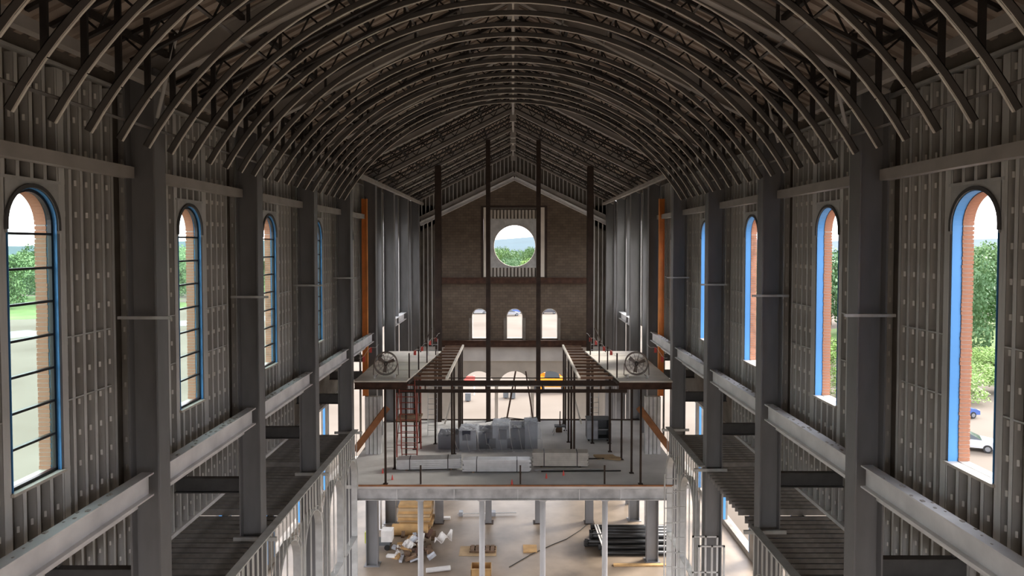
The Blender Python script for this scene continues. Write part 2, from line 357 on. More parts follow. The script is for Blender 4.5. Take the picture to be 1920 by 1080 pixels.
def side_wall(s):
    e = E('wall_' + SIDEN[s], (s * WWALL, 30, W_BOT))
    tag(e, 'upper nave wall of metal studs with ' + ('glazed arched windows' if s < 0 else 'open blue-edged arched windows'), 'wall', kind='structure')
    cy = COLY[s]; P = lambda u, v, t: (s * t, u, v)
    wins = [cy[i] + 3.04 for i in range(5)]; back = [cy[0] + 3.04 - BAY * k for k in (1, 2, 3)]     # unseen windows added behind the camera to let daylight in
    holes = [Arch(c, WIN_HW, WIN_SILL, WIN_SPRING) for c in wins]
    low = [Rect(cy[i] + 0.6, cy[i] + BAY - 0.5, -10.3, (0.5, 1.5, 0.5)[i - 5]) for i in (5, 6, 7)]  # loft side openings made tall, out of view, to let daylight in
    m = panel(MB(), YR, cy[5] + 0.2, W_BOT, W_TOP + 0.45, holes + [Arch(c, WIN_HW, WIN_SILL, WIN_SPRING) for c in back], P, WWALL + SD, WWALL + SD + 0.02)
    m.build('sheathing', 'sheathing', e)
    m = panel(MB(), cy[5] + 0.2, YB, -10.5, W_TOP + 0.45, low, P, WWALL + SD, WWALL + SD + 0.02)
    m.build('sheathing', 'sheathing', e)
    hb = [Arch(c, WIN_HW - 0.02, WIN_SILL, WIN_SPRING) for c in wins]
    panel(MB(), cy[0] - 1.6, cy[5] + 0.2, W_BOT, W_TOP + 0.45, [Arch(c, WIN_HW + 0.12, WIN_SILL - 0.1, WIN_SPRING) for c in wins], P, WWALL + SD + 0.021, WWALL + SD + 0.2).build('brick_veneer', 'brick_red', e)
    H = W_TOP - W_BOT - 0.1
    full = stud_mesh('stud_full', H, s); above = stud_mesh('stud_above_window', W_TOP - 1.08 - 0.05, s); below = stud_mesh('stud_below_window', WIN_SILL - 0.06 - W_BOT - 0.05, s)
    tracks = MB(); far = MB(); bridging = MB(); xw = s * WWALL
    for b in range(9):
        y0, y1 = cy[b], (cy[b + 1] if b < 8 else YB)
        if b == 0: y0 = cy[0] - 1.5
        c = cy[b] + 3.04; k = 0; y = y0 + 0.33
        ys = []
        while y < y1 - 0.10:
            ys.append(y); y += SPACE
        for y in ys:
            near = b <= 2
            inw = b <= 4 and abs(y + 0.03 - c) < WIN_HW + 0.16
            if near and inw:
                inst(above, 'stud', e, (xw, y, 1.08)); inst(below, 'stud', e, (xw, y, W_BOT + 0.05))
            elif near: inst(full, 'stud', e, (xw, y, W_BOT + 0.05))
            else:
                spans = [(W_BOT + 0.05, WIN_SILL - 0.06), (1.08, W_TOP)] if inw else [(W_BOT + 0.05, W_TOP)] if b < 6 else [(-4.9, W_TOP)]
                for za, zb in spans:
                    for dx0, dx1, dy0, dy1 in ((0, SD, 0, 0.006), (0, 0.006, 0, 0.065)):
                        far.box(min(s * (WWALL + dx0), s * (WWALL + dx1)), max(s * (WWALL + dx0), s * (WWALL + dx1)), y + dy0, y + dy1, za, zb)
                    z = za + 0.35
                    while z < zb - 0.2 and b < 5:
                        far.box(min(s * (WWALL + 0.05), s * (WWALL + 0.1)), max(s * (WWALL + 0.05), s * (WWALL + 0.1)), y - 0.012, y, z, z + 0.10, 1); z += 0.56
        if b <= 4:                                # jamb studs, head and sill tracks, bridging channels
            for sg in (-1, 1):
                for j in (0, 1):
                    yy = c + sg * (WIN_HW + 0.09) - 0.03 + (sg * 0.075 if j else 0)
                    if b <= 2: inst(full, 'jamb_stud', e, (xw - s * 0.004, yy, W_BOT + 0.05))
                    else: far.box(min(xw, xw + s * SD), max(xw, xw + s * SD), yy, yy + 0.06, W_BOT + 0.05, W_TOP)
            for z in (0.55, -1.62, -2.72):
                for a_, b_ in ((y0 + 0.3, c - WIN_HW - 0.2), (c + WIN_HW + 0.2, y1 - 0.3)):
                    if z > 0.4: continue
                    bridging.box(min(xw - s * 0.004, xw + s * 0.03), max(xw - s * 0.004, xw + s * 0.03), a_, b_, z, z + 0.025)
            tracks.box(min(xw - s * 0.01, xw + s * SD), max(xw - s * 0.01, xw + s * SD), c - WIN_HW - 0.12, c + WIN_HW + 0.12, 1.03, 1.08)
    z0 = W_BOT
    tracks.box(min(xw - s * 0.012, xw + s * SD), max(xw - s * 0.012, xw + s * SD), cy[0] - 1.5, YB, W_TOP, W_TOP + 0.05)
    tracks.box(min(xw - s * 0.012, xw + s * SD), max(xw - s * 0.012, xw + s * SD), cy[0] - 1.5, cy[6], z0, z0 + 0.05)
    tracks.build('tracks', 'track_grey', e)
    stuff(far.build('stud_row', ['galvanised', 'galvanised_clip'], e)); bridging.build('bridging_channels', 'track_grey', e)
    # windows
    brick = MB(); brick.box(-0.1, 0.1, 0, 0.2, 0, 0.062); bme = brick.mesh('brick', 'brick_red')
    for i, c in enumerate(wins):
        we = E(f'window_{i + 1 + (0 if s < 0 else 5)}', (xw, c, WIN_SILL))
        nth = ORDW[i]
        tag(we, (f'{nth} glazed arched window with black bars, counted from the camera' if s < 0 else f'{nth} open arched window with blue edging, counted from the camera'), 'window', kind='structure')
        arch_ring(MB(), c, WIN_HW, WIN_SILL, WIN_SPRING, 0.012, P, WWALL - 0.006, WWALL + SD + 0.02).build('membrane', 'membrane_blue', we)
        # rounded head piece filling between arch and header
        panel(MB(), c - WIN_HW - 0.06, c + WIN_HW + 0.06, WIN_SPRING - 0.15, 1.03, [Arch(c, WIN_HW + 0.002, -9, WIN_SPRING)], P, WWALL - 0.004, WWALL + 0.05).build('arch_head', 'track_grey', we)
        arch_ring(MB(), c, WIN_HW + 0.07, WIN_SPRING - 0.1, WIN_SPRING, 0.065, P, WWALL - 0.035, WWALL - 0.004).build('arch_rim', 'cross_steel', we)
        sm = MB(); sm.box(min(xw - s * 0.06, xw + s * 0.36), max(xw - s * 0.06, xw + s * 0.36), c - WIN_HW - 0.06, c + WIN_HW + 0.06, WIN_SILL - 0.05, WIN_SILL)
        sm.build('sill', 'sill_metal', we)
        bi, bo = WWALL + SD + 0.02, WWALL + SD + 0.21; hw = WIN_HW - 0.03
        arch_ring(MB(), c, hw + 0.15, WIN_SILL, WIN_SPRING, 0.14, P, bi + 0.01, bo - 0.012).build('mortar_bed', 'mortar', we)
        joined = MB()
        n = int((WIN_SPRING - WIN_SILL) / 0.0745); na = 27
        for sg in (-1, 1):
            for kk in range(n):
                z = WIN_SILL + 0.008 + kk * 0.0745; jit = random.uniform(-0.006, 0.006)
                if i <= 1 and sg > 0: inst(bme, 'brick', we, (s * (bi + bo) / 2 + jit, c + hw, z))
                else: joined.box(min(s * bi, s * bo), max(s * bi, s * bo), c + sg * hw - (0.2 if sg < 0 else 0), c + sg * hw + (0.2 if sg > 0 else 0), z, z + 0.062)
        for kk in range(na):
            a = math.pi * (kk + 0.5) / na
            if i <= 1: inst(bme, 'brick', we, (s * (bi + bo) / 2, c + (hw) * math.cos(a) - 0.031 * -math.sin(a) * 1, WIN_SPRING + hw * math.sin(a) - 0.031 * math.cos(a)), (a, 0, 0))
            else:
                p = Vector((s * (bi + bo) / 2, c + hw * math.cos(a), WIN_SPRING + hw * math.sin(a))); q = p + Vector((0, 0.2 * math.cos(a), 0.2 * math.sin(a)))
                joined.bar(p, q, 0.19, 0.058, (1, 0, 0) if False else (0, -math.sin(a), math.cos(a)))
        stuff(joined.build('brick_courses', 'brick_red', we))
        if s < 0:                                     # black frame, glazing bars and panes
            fx0, fx1 = WWALL + 0.055, WWALL + 0.125
            arch_ring(MB(), c, WIN_HW - 0.012, WIN_SILL, WIN_SPRING, 0.05, P, fx0, fx1, sill=True).build('frame', 'frame_black', we)
            zs = [0.18 - 0.565 * k2 for k2 in range(7)]
            for z in zs: MB().box(min(s * fx0, s * fx1), max(s * fx0, s * fx1), c - WIN_HW + 0.05, c + WIN_HW - 0.05, z - 0.02, z + 0.02).build('glazing_bar', 'frame_black', we)
            edges = [WIN_SILL + 0.05] + zs[::-1]
            xg = s * (WWALL + 0.09)
            for za, zb in zip(edges[:-1], edges[1:]):
                MB().box(xg - 0.004, xg + 0.004, c - WIN_HW + 0.055, c + WIN_HW - 0.055, za + 0.021, zb - 0.021).build('pane', 'glass', we)
            g = MB(); pts = [(c - hw + 0.03, zs[0] + 0.021)] + [(c - (hw - 0.04) * math.cos(math.pi * q / 16), WIN_SPRING + (hw - 0.04) * math.sin(math.pi * q / 16)) for q in range(17)] + [(c + hw - 0.03, zs[0] + 0.021)]
            g.quad([(xg, a, b_) for a, b_ in pts]); g.build('pane', 'glass', we)
for s in (-1, 1): side_wall(s)

# ------------------------------------------------------------------ frame: columns, girders, girts, cross beams
def columns(s):
    for i, y in enumerate(COLY[s]):
        if i == 0: continue
        x = s * (WCOL + 0.3)
        primer = False
        e = E('steel_column', (x, y + 0.21, FLOOR))
        tag(e, f'{ORDW[i - 1]} tall {"orange-primed" if primer else "grey"} steel column from the camera along the {SIDE[s]} wall', 'column', f'tall columns along the {SIDE[s]} wall')
        m = MB(); top = roof(7.3) + 0.3
        m.ibeam((x, y + 0.21, FLOOR + 0.03), (x, y + 0.21, top), 0.6, 0.42, 0.035, 0.03, up=(1, 0, 0))
        m.build('shaft', 'orange_primer' if primer else 'column_steel', e)
        MB().box(x - 0.4, x + 0.4, y - 0.1, y + 0.52, FLOOR, FLOOR + 0.03).build('base_plate', 'column_steel', e)
        if i < 5:
            MB().box(min(s * 6.72, s * 7.75), max(s * 6.72, s * 7.75), y - 0.06, y - 0.002, -1.46, -1.40).build('brace_bar', 'track_grey', e)
            MB().box(min(s * 6.55, s * 7.75), max(s * 6.55, s * 7.75), y - 0.08, y - 0.002, -8.2, -8.1).build('brace_bar', 'track_grey', e)
    for i in range(0, 5):
        y0, y1 = COLY[s][i] + (0.42 if i else -1.4), COLY[s][i + 1] + 0.0
        x = s * 7.3
        g = E('girder', (x, (y0 + y1) / 2, -4.95)); tag(g, f'{ORDW[i]} heavy pale grey girder from the camera under the {SIDE[s]} windows', 'beam', f'girders under the {SIDE[s]} windows')
        MB().ibeam((s * 7.22, y0, -4.72), (s * 7.22, y1 - 0.03, -4.72), 0.46, 0.24, 0.032, 0.028).build('section', 'girder_steel', g)
        dm = MB(); rg = random.Random(i * 7 + s)
        for k in range(22):
            yy = rg.uniform(y0, y1 - 0.2); xx = s * rg.uniform(7.13, 7.32); q = rg.uniform(0.012, 0.03)
            dm.box(xx - q, xx + q, yy - q, yy + q * 1.6, -4.49, -4.49 + q * 0.6)
        stuff(dm.build('mortar_droppings', 'mortar', g))
        t = tag(MB().box(min(s * 7.4, s * 7.62), max(s * 7.4, s * 7.62), y0, y1 + 0.0, 1.30, 1.52).build('girt', 'rafter_paint'),
                f'{ORDW[i]} box girt from the camera above the {SIDE[s]} windows', 'beam', f'girts above the {SIDE[s]} windows')
        t2 = E('ledger_channel', (x, (y0 + y1) / 2, -5.25))
        tag(t2, f'{ORDW[i]} slim ledger channel from the camera below the {SIDE[s]} girders', 'beam', f'ledger channels below the {SIDE[s]} girders')
        MB().box(min(s * 7.42, s * 7.5), max(s * 7.42, s * 7.5), y0, y1 - 0.04, -5.22, -5.06).build('channel', 'girder_steel', t2)
    for i in range(1, 7):
        y = COLY[s][i] + 0.2
        c = E('cross_beam', (s * 8.5, y, -7.0)); tag(c, f'{ORDW[i - 1]} dark cross beam from the camera tying a column to the aisle wall, {SIDE[s]} side', 'beam', f'aisle cross beams, {SIDE[s]} side')
        MB().ibeam((s * 7.62, y, -6.72), (s * 9.45, y, -6.72), 0.42, 0.2, 0.03, 0.02).build('section', 'cross_steel', c)
        MB().tube((s * 9.2, y, -6.5), (s * 8.3, y + 0.5, -5.3), 0.03, 6).build('stay_rod', 'cross_steel', c)
    for i in range(5, 8):                              # slim wind posts between the loft columns
        y = COLY[s][i] + BAY / 2; x = s * 7.35
        tag(MB().ibeam((x, y, LOFT if i == 5 else FLOOR), (x, y, 3.1), 0.3, 0.2, 0.02, 0.02, up=(1, 0, 0)).build('wind_post', 'column_steel'),
            f'{ORDW[i - 5]} slim grey wind post from the loft edge on the {SIDE[s]} side', 'post', f'wind posts beside the loft, {SIDE[s]} side')
    for k, (i, y0, y1) in enumerate([(6, COLY[s][6] + 0.42, COLY[s][7])]):
        x = s * 7.3
        tag(MB().ibeam((x, y0, -4.72), (x, y1, -4.72), 0.46, 0.36, 0.03, 0.03).build('short_girder', 'girder_steel'), f'short pale girder near the front wall on the {SIDE[s]} side', 'beam')
for s in (-1, 1): columns(s)
for s in (-1, 1):
    y = 34.7; x = s * 7.42
    tag(MB().ibeam((x, y, PIER_TOP), (x, y, 2.3), 0.26, 0.24, 0.02, 0.02, up=(1, 0, 0)).build('primed_post', 'orange_primer'), f'slim bright orange primed post beside the loft, {SIDE[s]} side', 'post')

# ------------------------------------------------------------------ aisles: upper stud wall, joists, arcade
def aisle(s):
    e = E('wall_aisle_' + SIDEN[s], (s * 9.5, 26, -8.1)); tag(e, f'low stud wall below the girders in the aisle on the {SIDE[s]} side', 'wall', kind='structure')
    st = stud_mesh('stud_aisle', 3.1, s)
    y = 13.0
    while y < 30:
        inst(st, 'stud', e, (s * 9.5, y, -8.05)); y += 0.41
    MB().box(min(s * 9.65, s * 9.67), max(s * 9.65, s * 9.67), 11, 40, -8.1, -4.9).build('sheathing', 'sheathing', e)
    MB().box(min(s * 9.44, s * 9.67), max(s * 9.44, s * 9.67), 11, 40, -8.16, -8.05).build('track', 'girder_steel', e)
    MB().box(min(s * 9.44, s * 9.67), max(s * 9.44, s * 9.67), 11, 40, -4.95, -4.85).build('track', 'track_grey', e)
    rf = MB(); rf.quad([(s * 7.9, YR, -4.5), (s * 9.8, YR, -4.8), (s * 9.8, 53, -4.8), (s * 7.9, 53, -4.5)]); rf.quad([(s * 7.9, YR, -4.4), (s * 9.8, YR, -4.7), (s * 9.8, 53, -4.7), (s * 7.9, 53, -4.4)])
    rf.build('roof_flashing', 'deck_metal', e)
    # ceiling joists seen from above
    j = E('ceiling_aisle_' + SIDEN[s], (s * 9, 24, -8.3)); tag(j, f'open ceiling joists over the aisle on the {SIDE[s]} side', 'ceiling', kind='structure')
    jm = MB(); jm.box(-2.6, 2.6, -0.02, 0.02, -0.2, 0); jm.box(-2.6, 2.6, -0.02, 0.05, -0.012, 0); jme = jm.mesh('joist', 'joist_metal')
    y = 12.0; k = 0
    while y < 29.8:
        if not (k % 15 == 14): inst(jme, 'joist', j, (s * 9.6, y, -8.2))
        y += 0.31; k += 1
    for x in (7.6, 9.0, 10.6): MB().box(s * x - 0.03, s * x + 0.03, 12, 29.8, -8.52, -8.4).build('runner', 'cross_steel', j)
    # outer aisle wall with tall openings
    o = E('wall_outer_' + SIDEN[s], (s * 12.6, 30, FLOOR)); tag(o, f'outer aisle wall with tall arched openings on the {SIDE[s]} side', 'wall', kind='structure')
    P = lambda u, v, t: (s * t, u, v)
    hs = [Arch(COLY[s][0] + BAY * i + 2.7, 2.25, -16.3, -10.85) for i in range(0, 8)]
    panel(MB(), YR, 53, FLOOR, -8.4, hs, P, 12.5, 12.75).build('panel', 'sheathing', o)
    for h in hs: arch_ring(MB(), h.uc, h.hw, h.l, h.sp, 0.02, P, 12.48, 12.62).build('membrane', 'membrane_blue', o)
    rm = MB(); rm.hexa([(s * 9.7, YR, -5.0), (s * 12.9, YR, -7.6), (s * 12.9, 53, -7.6), (s * 9.7, 53, -5.0), (s * 9.7, YR, -4.9), (s * 12.9, YR, -7.5), (s * 12.9, 53, -7.5), (s * 9.7, 53, -4.9)])
    rm.build('aisle_roof', 'deck_metal', o)
    panel(MB(), YR, 53, -8.4, -7.5, [], P, 12.5, 12.75).build('eave_panel', 'sheathing', o)
    # arcade of metal studs
    a = E('arcade_' + SIDEN[s], (s * 6.85, 22, FLOOR)); a.name = 'arcade_wall'; ORG[a.name] = (s * 6.85, 22, FLOOR)
    tag(a, f'metal stud arcade with round arches below the {SIDE[s]} windows', 'arcade', kind='structure')
    xi, xo = s * 6.72, s * 6.97
    lx, hx = min(xi, xo), max(xi, xo)
    bays = [1, 2, 3] if s < 0 else [1, 3]
    for b in bays:
        y0, y1 = COLY[s][b], COLY[s][b + 1]
        mid = (y0 + y1) / 2 + 0.2
        MB().box(lx, hx, y0, y1, ARCADE, ARCADE + 0.04).build('top_rail', 'track_grey', a)
        centres = [mid - 1.22, mid + 1.22]; r = 0.98; spz = ARCADE - 0.95 - r
        for c in centres:
            arch_ring(MB(), c, r, FLOOR, spz, 0.03, P, 6.72, 6.97, n=24).build('arch_track', 'track_grey', a)
            arch_ring(MB(), c, r + 0.12, spz - 0.6, spz, 0.012, P, 6.70, 6.74, n=24).build('arch_flange', 'galvanised', a)
            MB().box(lx, hx, c - r, c + r, -12.6, -12.56).build('tie_bar', 'track_grey', a)
            MB().box(s * 6.84 - 0.02, s * 6.84 + 0.02, c - 0.02, c + 0.02, FLOOR, spz + r - 0.05).build('prop', 'galvanised', a)
        y = y0 + 0.3
        while y < y1 - 0.05:
            zb = FLOOR
            for c in centres:
                if abs(y - c) < r: zb = spz + math.sqrt(r * r - (y - c) ** 2)
            m = MB()
            for q in (6.72, 6.95): m.box(min(s * q, s * (q + 0.02)), max(s * q, s * (q + 0.02)), y, y + 0.045, zb, ARCADE)
            m.build('stud', 'galvanised', a); y += 0.34
for s in (-1, 1): aisle(s)

# ------------------------------------------------------------------ roof: deck, rafters, trusses, vault ribs
def roofing():
    e = E('ceiling', (0, 30, 3.6)); tag(e, 'dark corrugated metal roof deck above the trusses', 'ceiling', kind='structure')
    for s in (-1, 1):
        m = MB(); n = 190; y0, y1 = YR, 53.4
        pts = []
        for i in range(n):
            ya = y0 + (y1 - y0) * i / n; st = (y1 - y0) / n
            pts += [(ya, 0), (ya + st * 0.5, 0), (ya + st * 0.5, 0.07), (ya + st, 0.07)]
        for (ya, ha), (yb, hb) in zip(pts[:-1], pts[1:]):
            f = lambda x, h: roof(x) + 0.52 + h
            m.quad([(0, ya, f(0, ha)), (0, yb, f(0, hb)), (s * 8.3, yb, f(8.3, hb)), (s * 8.3, ya, f(8.3, ha))])
        m.build('deck', 'deck_metal', e)
        m = MB(); m.hexa([(0, YR, roof(0) + .62), (s * 8.4, YR, roof(8.4) + .62), (s * 8.4, 53.6, roof(8.4) + .62), (0, 53.6, roof(0) + .62), (0, YR, roof(0) + .8), (s * 8.4, YR, roof(8.4) + .8), (s * 8.4, 53.6, roof(8.4) + .8), (0, 53.6, roof(0) + .8)])
        m.build('roof_cover', 'dark_gap', e)
    tag(MB().box(-0.06, 0.06, 6, 53, 6.62, 6.80).build('ridge_beam', 'rafter_paint'), 'slim ridge beam running along the peak of the roof', 'beam')
    ys = [COLY[-1][i] + 0.4 for i in range(9)] + [43.3]
    for i, y in enumerate(sorted(ys)):
        r = E('roof_frame', (0, y, 3.3)); tag(r, f'{ORDW[i]} pitched steel roof frame counted from the camera', 'roof frame', 'pitched steel roof frames')
        for s in (-1, 1):
            MB().ibeam((s * 7.6, y, roof(7.6) + 0.24), (0, y, roof(0) + 0.24), 0.46, 0.22, 0.03, 0.02).build('rafter', 'rafter_paint', r)
        MB().box(-0.16, 0.16, y - 0.14, y + 0.14, 6.3, 6.8).build('ridge_plate', 'rafter_paint', r)
    k = 0; proto = None
    for b in range(9):
        for f in (0.25, 0.5, 0.75):
            y = COLY[-1][b] + 0.4 + BAY * f
            if y > 52.5: continue
            k += 1
            lab = f'{ORDW[k - 1]} dark open-web roof truss counted from the camera'
            if proto is None:
                t = E('roof_truss', (0, y, 3.3)); proto = t
                for s in (-1, 1):
                    MB().bar((s * 7.75, y, roof(7.75) + 0.45), (0, y, roof(0) + 0.45), 0.09, 0.07).build('top_chord', 'truss_dark', t)
                    MB().bar((s * 6.9, y, roof(6.9) - 0.02), (0, y, roof(0) - 0.02), 0.08, 0.06).build('bottom_chord', 'truss_dark', t)
                    m = MB(); nn = 11
                    for q in range(nn):
                        xa = 7.0 - 7.0 * q / nn; xm = 7.0 - 7.0 * (q + 0.5) / nn; xb = 7.0 - 7.0 * (q + 1) / nn
                        m.tube((s * xa, y, roof(xa) + 0.43), (s * xm, y, roof(xm)), 0.022, 5); m.tube((s * xm, y, roof(xm)), (s * xb, y, roof(xb) + 0.43), 0.022, 5)
                    m.build('web_bars', 'truss_dark', t)
            else: t = copy_tree(proto); t.location.y = y
            tag(t, lab, 'truss', 'open-web roof trusses')
    for s in (-1, 1):                     # sheet strips by the eaves and purlins
        for i, x in enumerate((1.6, 3.6, 5.4, 6.9)):
            tag(MB().box(s * x - 0.05, s * x + 0.05, 6, 53, roof(x) + 0.38, roof(x) + 0.48).build('purlin', 'truss_dark'),
                f'{ORDW[i]} dark purlin down from the ridge on the {SIDE[s]} side of the roof', 'purlin', f'purlins on the {SIDE[s]} roof slope')
        tag(MB().box(min(s * 6.8, s * 6.98), max(s * 6.8, s * 6.98), YR, 52.9, 3.02, 3.20).build('eave_strut', 'rafter_paint'), f'long eave strut along the top of the {SIDE[s]} wall', 'beam')
roofing()
def added_rear_wall():  # unseen wall added to hold back rear light; open below for daylight
    e = E('wall_rear', (0, YR, -3.6)); tag(e, 'sheathed upper rear wall above the open lower end behind the camera', 'wall', kind='structure')
    panel(MB(), -8.0, 8.0, -3.6, 0, [], lambda u, v, t: (u, t, v), YR - 0.2, YR, top=lambda u: 7.3 - 0.5 * abs(u), extra=(0.0,)).build('sheathing', 'sheathing', e)  # sheathing of the added unseen rear wall
added_rear_wall()

VR, VZC = 7.98, -2.18
def rib_z(x, r=VR): return VZC + math.sqrt(r * r - x * x)
def vault():
    n = 40; amax = math.asin(6.9 / VR); proto = None
    nr = 23
    for i in range(nr):
        y = 28.5 - 0.9 * i
        lab = f'{ORDW[i]} slim curved vault rib counted from the loft end'
        if proto is None:
            e = E('vault_rib', (0, y, 1.8)); proto = e
            m = MB()
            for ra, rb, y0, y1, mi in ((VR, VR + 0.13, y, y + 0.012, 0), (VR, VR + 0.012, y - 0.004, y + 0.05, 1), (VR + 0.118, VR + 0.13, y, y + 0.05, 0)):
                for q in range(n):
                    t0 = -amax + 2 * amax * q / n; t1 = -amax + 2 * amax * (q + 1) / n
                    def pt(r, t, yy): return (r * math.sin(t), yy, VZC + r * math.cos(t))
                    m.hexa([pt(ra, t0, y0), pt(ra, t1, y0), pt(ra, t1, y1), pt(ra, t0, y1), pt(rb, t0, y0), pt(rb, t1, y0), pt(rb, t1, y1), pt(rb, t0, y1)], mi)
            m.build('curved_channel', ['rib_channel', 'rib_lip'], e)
            for x in (-6.45, -5.0, -2.6, 2.6, 5.0, 6.45):
                z0 = rib_z(abs(x)) + 0.05; z1 = roof(x) + 0.42
                wd = 0.05 if abs(x) > 6 else 0.03
                if z1 - z0 > 0.15: MB().box(x - wd, x + wd, y + 0.014, y + 0.06, z0, z1).build('hanger', 'truss_dark', e)
        else: e = copy_tree(proto); e.location.y = y
        tag(e, lab, 'vault rib', 'curved ribs of the vault')
    xs = (0.0, 1.28, 2.45, 3.8, 5.2, 6.72)
    for x in xs:
        for s in ((-1, 1) if x else (1,)):
            a = math.asin(x / VR); r = VR + 0.15; px, pz = s * r * math.sin(a), VZC + r * math.cos(a)
            lab = 'thin runner channel along the crown of the vault' if x == 0 else f'{ORDW[xs.index(x) - 1]} runner channel down from the crown on the {SIDE[s]} side of the vault'
            tag(MB().bar((px, 8.4, pz), (px, 28.7, pz), 0.05, 0.035, up=(px, 0, pz - VZC)).build('runner_channel', 'rib_lip' if x == 0 else 'rib_channel'), lab, 'channel', 'runner channels over the vault ribs')  # crown runner takes the lit tone, the others the shaded rib tone
vault()
for k, (s, y) in enumerate([(-1, 13.23), (-1, 16.83), (-1, 19.53), (1, 14.13), (1, 17.73), (1, 23.13), (1, 24.93)]):   # bright knee braces under the eaves
    tag(MB().tube((s * 6.75, y, 2.4 if k in (0, 3) else 2.6), (s * 6.35, y + 0.02, 4.05), 0.035, 8).build('knee_brace', 'white_pipe'),
        f'{ORDW[k if s < 0 else k - 3]} short bright brace from the camera among the ribs above the {SIDE[s]} wall', 'brace', 'bright short braces among the ribs')

# ------------------------------------------------------------------ front wall
def front_wall():
    e = E('wall_back', (0, YB, FLOOR)); tag(e, 'tall gabled front wall of brown block with round window and arches', 'wall', kind='structure')
    P = lambda u, v, t: (u, t, v)
    gt = lambda u: 4.9 - 0.485 * abs(u - 0.1)
    OC = (0.12, -0.08, 1.63)
    up = [Arch(x, 0.62, -7.2, -5.48) for x in (-2.55, 0.12, 2.8)]
    lowa = [Arch(x, 1.24, FLOOR, -10.94) for x in (-2.65, 0.1, 2.85)]
    niche = Rect(-2.4, 2.55, -2.45, 2.95)
    panel(MB(), -5.75, 5.75, -7.8, 5, up + [niche], P, YB, YB + 0.4, top=gt, extra=(0.1,)).build('block_panel', 'block_wall', e)
    panel(MB(), -7.9, 7.9, FLOOR, -8.9, lowa, P, YB, YB + 0.4).build('arch_panel', 'block_light', e)
    MB().box(-7.9, 7.9, YB - 0.1, YB + 0.4, -8.9, -7.8).build('grey_band', 'concrete', e)
    # niche with round window
    panel(MB(), -1.75, 2.0, -1.75, 2.0, [Disc(*OC)], P, YB + 0.12, YB + 0.4).build('oculus_panel', 'track_grey', e)
    rg = MB(); n = 48
    for i in range(n):
        a, b = 2 * math.pi * i / n, 2 * math.pi * (i + 1) / n
        q = lambda t, r, yy: (OC[0] + r * math.cos(t), yy, OC[1] + r * math.sin(t))
        rg.hexa([q(a, OC[2], YB + 0.08), q(b, OC[2], YB + 0.08), q(b, OC[2], YB + 0.42), q(a, OC[2], YB + 0.42), q(a, OC[2] - 0.05, YB + 0.08), q(b, OC[2] - 0.05, YB + 0.08), q(b, OC[2] - 0.05, YB + 0.42), q(a, OC[2] - 0.05, YB + 0.42)])
    rg.build('oculus_rim', 'sill_metal', e)
    sm = MB().box(0, 0.17, 0, 0.12, 0, 0.68).mesh('niche_stud', 'block_light')
    x = -1.75
    while x < 1.9:
        inst(sm, 'niche_stud', e, (x, YB + 0.12, -2.43)); inst(sm, 'niche_stud', e, (x, YB + 0.12, 1.99)); x += 0.27
    MB().box(-1.85, 2.05, YB + 0.26, YB + 0.4, -2.45, -1.75).build('niche_backing', 'sheathing', e)
    MB().box(-2.4, 2.55, YB + 0.26, YB + 0.4, 2.0, 2.95).build('niche_backing', 'sheathing', e)
    for x0, x1 in ((-2.25, -1.9), (2.05, 2.4)):
        MB().box(x0, x1, YB - 0.04, YB + 0.4, -2.45, 2.86).build('pilaster', 'plank_deck', e)
    for x0, x1 in ((-2.45, -2.27), (2.42, 2.6)): MB().box(x0, x1, YB - 0.05, YB + 0.4, -2.5, 2.95).build('niche_jamb', 'rust_dark', e)
    MB().box(-2.4, 2.55, YB - 0.03, YB + 0.4, 2.85, 2.97).build('niche_head', 'rust_dark', e)
    for h in up:
        arch_ring(MB(), h.uc, h.hw, h.l, h.sp, 0.05, P, YB - 0.02, YB + 0.42, sill=True).build('window_lining', 'block_light', e)
        for sg in (-1, 1): MB().box(h.uc + sg * 0.74 - 0.1, h.uc + sg * 0.74 + 0.1, YB - 0.05, YB, -7.75, -5.6).build('window_jamb', 'sheathing', e)
    # gable: sloping pale beam, darker beam, studs above
    for s in (-1, 1):
        MB().ibeam((0.1, YB - 0.2, 5.05), (0.1 + s * 7.2, YB - 0.2, 5.05 - 0.485 * 7.2), 0.3, 0.3).build('gable_beam', 'girder_steel', e)
        MB().ibeam((0.1, YB - 0.1, 5.45), (0.1 + s * 7.2, YB - 0.1, 5.45 - 0.485 * 7.2), 0.35, 0.3).build('gable_rafter', 'rafter_paint', e)
    g = MB(); P2 = lambda u, v, t: (u, t, v)
    panel(g, -7.9, 7.9, 0, 0, [], P2, YB + 0.22, YB + 0.4, top=lambda u: 7.3 - 0.5 * abs(u), bot=lambda u: 4.6 - 0.5 * abs(u), extra=(0.0,)); g.build('gable_sheathing', 'sheathing', e)
    gs = MB().box(0, 0.06, 0, 0.2, 0, 1.9).mesh('gable_stud', 'galvanised')
    x = -7.3
    while x < 7.4:
        inst(gs, 'gable_stud', e, (x, YB + 0.01, 5.1 - 0.485 * abs(x))); x += 0.3
    for s in (-1, 1):
        MB().box(min(s * 5.75, s * 7.9), max(s * 5.75, s * 7.9), YB + 0.22, YB + 0.4, -7.8, 3.0).build('sheathing', 'sheathing', e)
        x = 5.85
        while x < 7.7:
            MB().box(min(s * x, s * (x + 0.07)), max(s * x, s * (x + 0.07)), YB, YB + 0.2, -7.8, 5.0 - 0.485 * x).build('stud', 'galvanised', e); x += 0.32
    for z0, z1, nm, lab in ((-2.95, -2.5, 'wall_beam', 'rusty brown wall beam just below the round window'), (-7.8, -7.3, 'wall_beam', 'rusty brown wall beam below the three small arched windows')):
        tag(MB().ibeam((-5.7, YB - 0.22, (z0 + z1) / 2), (5.7, YB - 0.22, (z0 + z1) / 2), z1 - z0, 0.3).build(nm, 'rust'), lab, 'beam')
